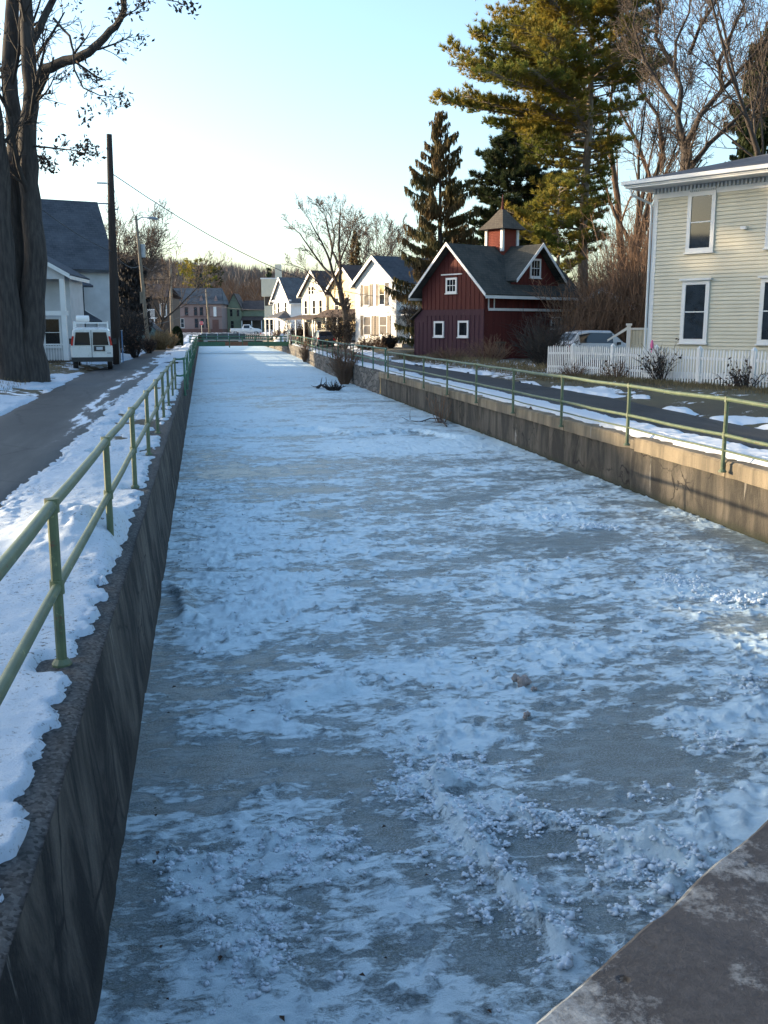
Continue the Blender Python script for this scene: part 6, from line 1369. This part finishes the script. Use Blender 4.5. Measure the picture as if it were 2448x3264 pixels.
shrub('thin brown weeds on the right canal wall further up', 0, 0, 0, 1.0, 1.9, 51, 50, 'twig_brown', minr=.012, at_pt=Vector((float(wallx(88)) - .3, 88.0, .2)), name='wall_brush')
shrub('sparse stems hanging by the right canal wall nearer the camera', 0, 0, 0, 1.2, 1.1, 52, 16, 'twig_brown', minr=.006, at_pt=Vector((8.1, 33.0, 0)), name='wall_brush', sub=3)
for k, (px, py, D, w_, h, lab) in enumerate(((1165, 1110, 86, 2.2, 1.3, 'rose bush with dead heads under the left window of the white house'), (1215, 1112, 84, 2.2, 1.3, 'rose bush with dead heads under the right window of the white house'), (1094, 1090, 95, 2.7, 3.4, 'dark rounded bush left of the white house'), (1066, 1090, 110, 3.4, 3.0, 'dark bush behind the dark blue SUV'), (960, 1070, 116, 3, 2.6, 'brown bush before the porch of the ivory house'), (1245, 1112, 84, 1.3, 1.1, 'round dark bush by the steps of the white house'), (900, 1070, 134, 3.2, 2.0, 'dark bush in front of the far white house'), (1335, 1090, 78, 2.2, 4.5, 'dark evergreen bush hiding the porch of the white house'))):
    shrub(lab, px, py, D, w_, h, 60 + k, 90, 'twig_dark' if k > 1 else 'twig_brown', 'leaf_dead' if k in (0, 1, 4) else ('shrub_brown' if k == 6 else 'twig_dark'), nl=200 if k < 2 else 3200, minr=.012, group='front garden bushes')
# dense brown brush and vines behind the barn and cream house
def thicket():
    rng = random.Random(77); mb = MB(); n = 0
    for k in range(1900):
        px = rng.uniform(1800, 2130); D = rng.uniform(56, 84); b = on(px, 1090, D); h = rng.uniform(2.0, 7.5) * (.7 + 1.0 * max(0, px - 1860) / 250); d = Vector((rng.uniform(-.35, .35), rng.uniform(-.35, .35), 1)).normalized()
        pts, rad = limb(rng, b, d, h, .03, 6, .2, .02, .3); mb.tube(pts, [max(x, .012) for x in rad], 3, cap=False)
        for j in range(9):
            p, r_, dd = along(pts, rad, rng.uniform(.15, .98)); q, rd = limb(rng, p, deviate(rng, dd, rng.uniform(.4, 1.2)), rng.uniform(.4, 1.5), .012, 3, .3, 0, .5); mb.tube(q, [.011] * 4, 3, cap=False)
    o = mb.build('brush_thicket', 'twig_brown'); tag(o, 'dense tangle of brown brush and vines between barn and cream house', 'thicket', kind='stuff')
    mb = MB()
    for k in range(900):
        px = rng.uniform(1790, 2090); D = rng.uniform(62, 92); b = on(px, 1090, D); h = rng.uniform(1.5, 4.2)
        pts, rad = limb(rng, b, Vector((rng.uniform(-.3, .3), rng.uniform(-.3, .3), 1)), h, .05, 4, .2, .0, .4); mb.tube(pts, rad, 3, cap=False)
        for j in range(12): p, r_, dd = along(pts, rad, rng.uniform(.1, .98)); q, rd = limb(rng, p, deviate(rng, dd, rng.uniform(.4, 1.3)), rng.uniform(.4, 1.3), .02, 3, .35, 0, .6); mb.tube(q, [.02] * 4, 3, cap=False)
    o = mb.build('dark_thicket', 'twig_dark'); tag(o, 'dark undergrowth low behind the barn and the parked silver car', 'thicket', kind='stuff')
thicket()
# dead grass along fence and roadside
def grasses():
    rng = random.Random(12); mb = MB()
    def blade(p, h):
        a = Vector((rng.uniform(-1, 1), rng.uniform(-1, 1), 0)).normalized() * .008; l = Vector((rng.uniform(-.6, .6), rng.uniform(-.6, .6), 0)) * h * .6; mb.quad(p - a, p + a, p + l * .4 + Vector((0, 0, h * .7)) + a * .6, p + l + Vector((0, 0, h)))
    for k in range(9000):
        s = rng.uniform(-1, FL); o_ = abs(rng.gauss(0, .8)); p = tq + FD * s + Vector((FD.y, -FD.x, 0)) * (o_ + .15); 
        if p.x < float(road_far(p.y)) + .5: continue
        p.z = gz(p.x, p.y); blade(p, rng.uniform(.04, .17))
    for k in range(5000):
        y = rng.uniform(12, 60); x = float(rl_left(y)) - rng.uniform(.9, 5); p = Vector((x, y, gz(x, y) + .02)); blade(p, rng.uniform(.05, .16))
    for k in range(5000):
        y = rng.uniform(40, 66); x = float(road_far(y)) + rng.uniform(.7, 2.6); p = Vector((x, y, gz(x, y) + .02)); blade(p, rng.uniform(.08, .35))
    o = mb.build('dead_grass', 'grass_dead'); tag(o, 'dry tan grass along the fence and the road edges', 'grass', kind='stuff')
grasses()
# branch and debris on the ice
def ice_branch(label, pts, seed, r=.03):
    rng = random.Random(seed); P = [gr(x * 1.4756, y * 1.4756, 0.05) for x, y in pts]; o0 = P[0].copy(); P = [p - o0 for p in P]
    for i, p in enumerate(P): p.z = .02 + .10 * math.sin(i * 1.3)
    mb = MB(); rad = [r * (1 - .7 * i / (len(P) - 1)) for i in range(len(P))]; mb.tube(P, rad, 6)
    for k in range(9): p, r_, d = along(P, rad, rng.uniform(.1, .98)); q, rd = limb(rng, p, deviate(rng, d, .7), rng.uniform(.3, .9), r * .4, 4, .2, .04, .3); mb.tube(q, rd, 4)
    o = mb.build('fallen_branch', 'bark_dark'); o.location = o0; tag(o, label, 'branch'); return o
ice_branch('fallen dark branch on the ice near the right wall', [(965, 922), (950, 912), (930, 908), (905, 909), (880, 905)], 2)
ice_branch('short dark branch frozen into the ice in mid canal', [(686, 838), (694, 836), (702, 838), (708, 841)], 4, .09)
shrub('dark clump of reeds frozen into the ice in mid canal', 0, 0, 0, 1.3, .5, 71, 60, 'twig_dark', minr=.014, at_pt=gr(722 * 1.4756, 844 * 1.4756, 0), name='reed_clump', cat='reeds')
# ploughed snow pile at the far right
p = on(900, 1080, 133); xs, ysg = np.meshgrid(np.linspace(-1.6, 1.6, 24), np.linspace(-1.4, 1.4, 20)); zz = 1.15 * np.exp(-(xs / .95) ** 2 - (ysg / .8) ** 2) * (.8 + .5 * fbm(xs * 2, ysg * 2 + 4, 3)) - .12
o = grid_mesh('snow_pile', xs, ysg, zz, 'snow'); o.location = p; tag(o, 'heap of ploughed white snow by the far right street', 'snow pile')

# ------------------------------------------------------------------ distant woods and unseen trees added on the western hill to block sun
def far_woods():
    rng = random.Random(5); mb = MB(); zf = lambda x, y: HZ(x, y)
    def twiggy(b, h, wd, n, r):
        mb.tube([b, b + Vector((0, 0, h * .8))], [r, r * .3], 3, cap=False)
        for k in range(n):
            f = rng.uniform(.2, .85); p = b + Vector((0, 0, h * f)); e = p + Vector((rng.uniform(-wd, wd), rng.uniform(-wd, wd), h * rng.uniform(.1, .35))); a = Vector((1, 0, 0)) * r * .6; mb.tri(p - a, p + a, e); 
    for k in range(620):
        px = rng.uniform(380, 960); D = rng.uniform(235, 330); q = at(px, 1040, D); h = rng.uniform(7, 13) * (1.0 if px > 680 else .85); twiggy(Vector((q.x, q.y, HZ(q.x, q.y) - .5)), h, 2.6, 26, .13)
    o = mb.build('bare_woods', 'far_wood'); tag(o, 'brown bare wood rising behind the pink building', 'wood', kind='stuff')
    mb = MB()
    for k in range(3600):
        px = rng.uniform(-150, 2500) if rng.random() < .35 else rng.uniform(330, 1300); D = rng.uniform(350, 760); q = at(px, 1040, D); b = Vector((q.x, q.y, HZ(q.x, q.y) - .5))
        mbh = rng.uniform(5, 10); wd = 3.0
        for j in range(9): a = Vector((rng.uniform(-1, 1), rng.uniform(-1, 1), 0)).normalized() * .32; e = b + Vector((rng.uniform(-wd, wd), rng.uniform(-wd, wd), mbh * rng.uniform(.6, 1.1))); mb.tri(b - a, b + a, e)
    o = mb.build('hill_woods', 'far_hill_wood'); tag(o, 'grey brown leafless wood covering the far hill', 'wood', kind='stuff')
def HZ(x, y):
    ridge = float(np.interp(x / max(y, 1), [-0.6, -0.14, -0.09, -0.05, 0.0, 0.05, 0.14, 0.3], [45, 40, 36, 31, 28, 25, 22, 20]))
    return 1.06 + .9 + float(sstep(330, 640, y)) * ridge + float(sstep(250, 330, y)) * 6
far_woods()

for k, (x, y, H, kind) in enumerate(((-58, 68, 11, 0), (-60, 73, 9, 0), (-59, 78, 11, 0), (-60, 90, 6, 0), (-59, 98, 5, 1), (-61, 107, 5, 0))):  # unseen trees placed on the added hill to block and dapple the sun
    b = Vector((x, y, gz(x, y) - .2))
    if kind == 0:
        white_pine('white pine number added unseen on the western hill to block sun'.replace(' number', (' tall', ' leaning', ' short', ' broad', ' small', ' far')[k % 6]), 0, 0, 0, H, .3, 80 + k, [(.26, 2.2, 2.2), (.4, 3.2, 3.0), (.7, 3, 3), (.9, 1.6, 1.6), (1, .3, .3)], 60, ('bark_dark', 'pine_dark'), tuft_n=10, tl=.6, dens=.8, tw=.08, clump=.6, base=b, group='added trees that block the sun')
    else:
        bare_tree('bare_tree', 'bare tree added unseen on the western hill to block sun', b, 90 + k, auto_limbs(random.Random(k), H, .22, 5, 3.0), PD, minr=.02, group='added trees that block the sun')
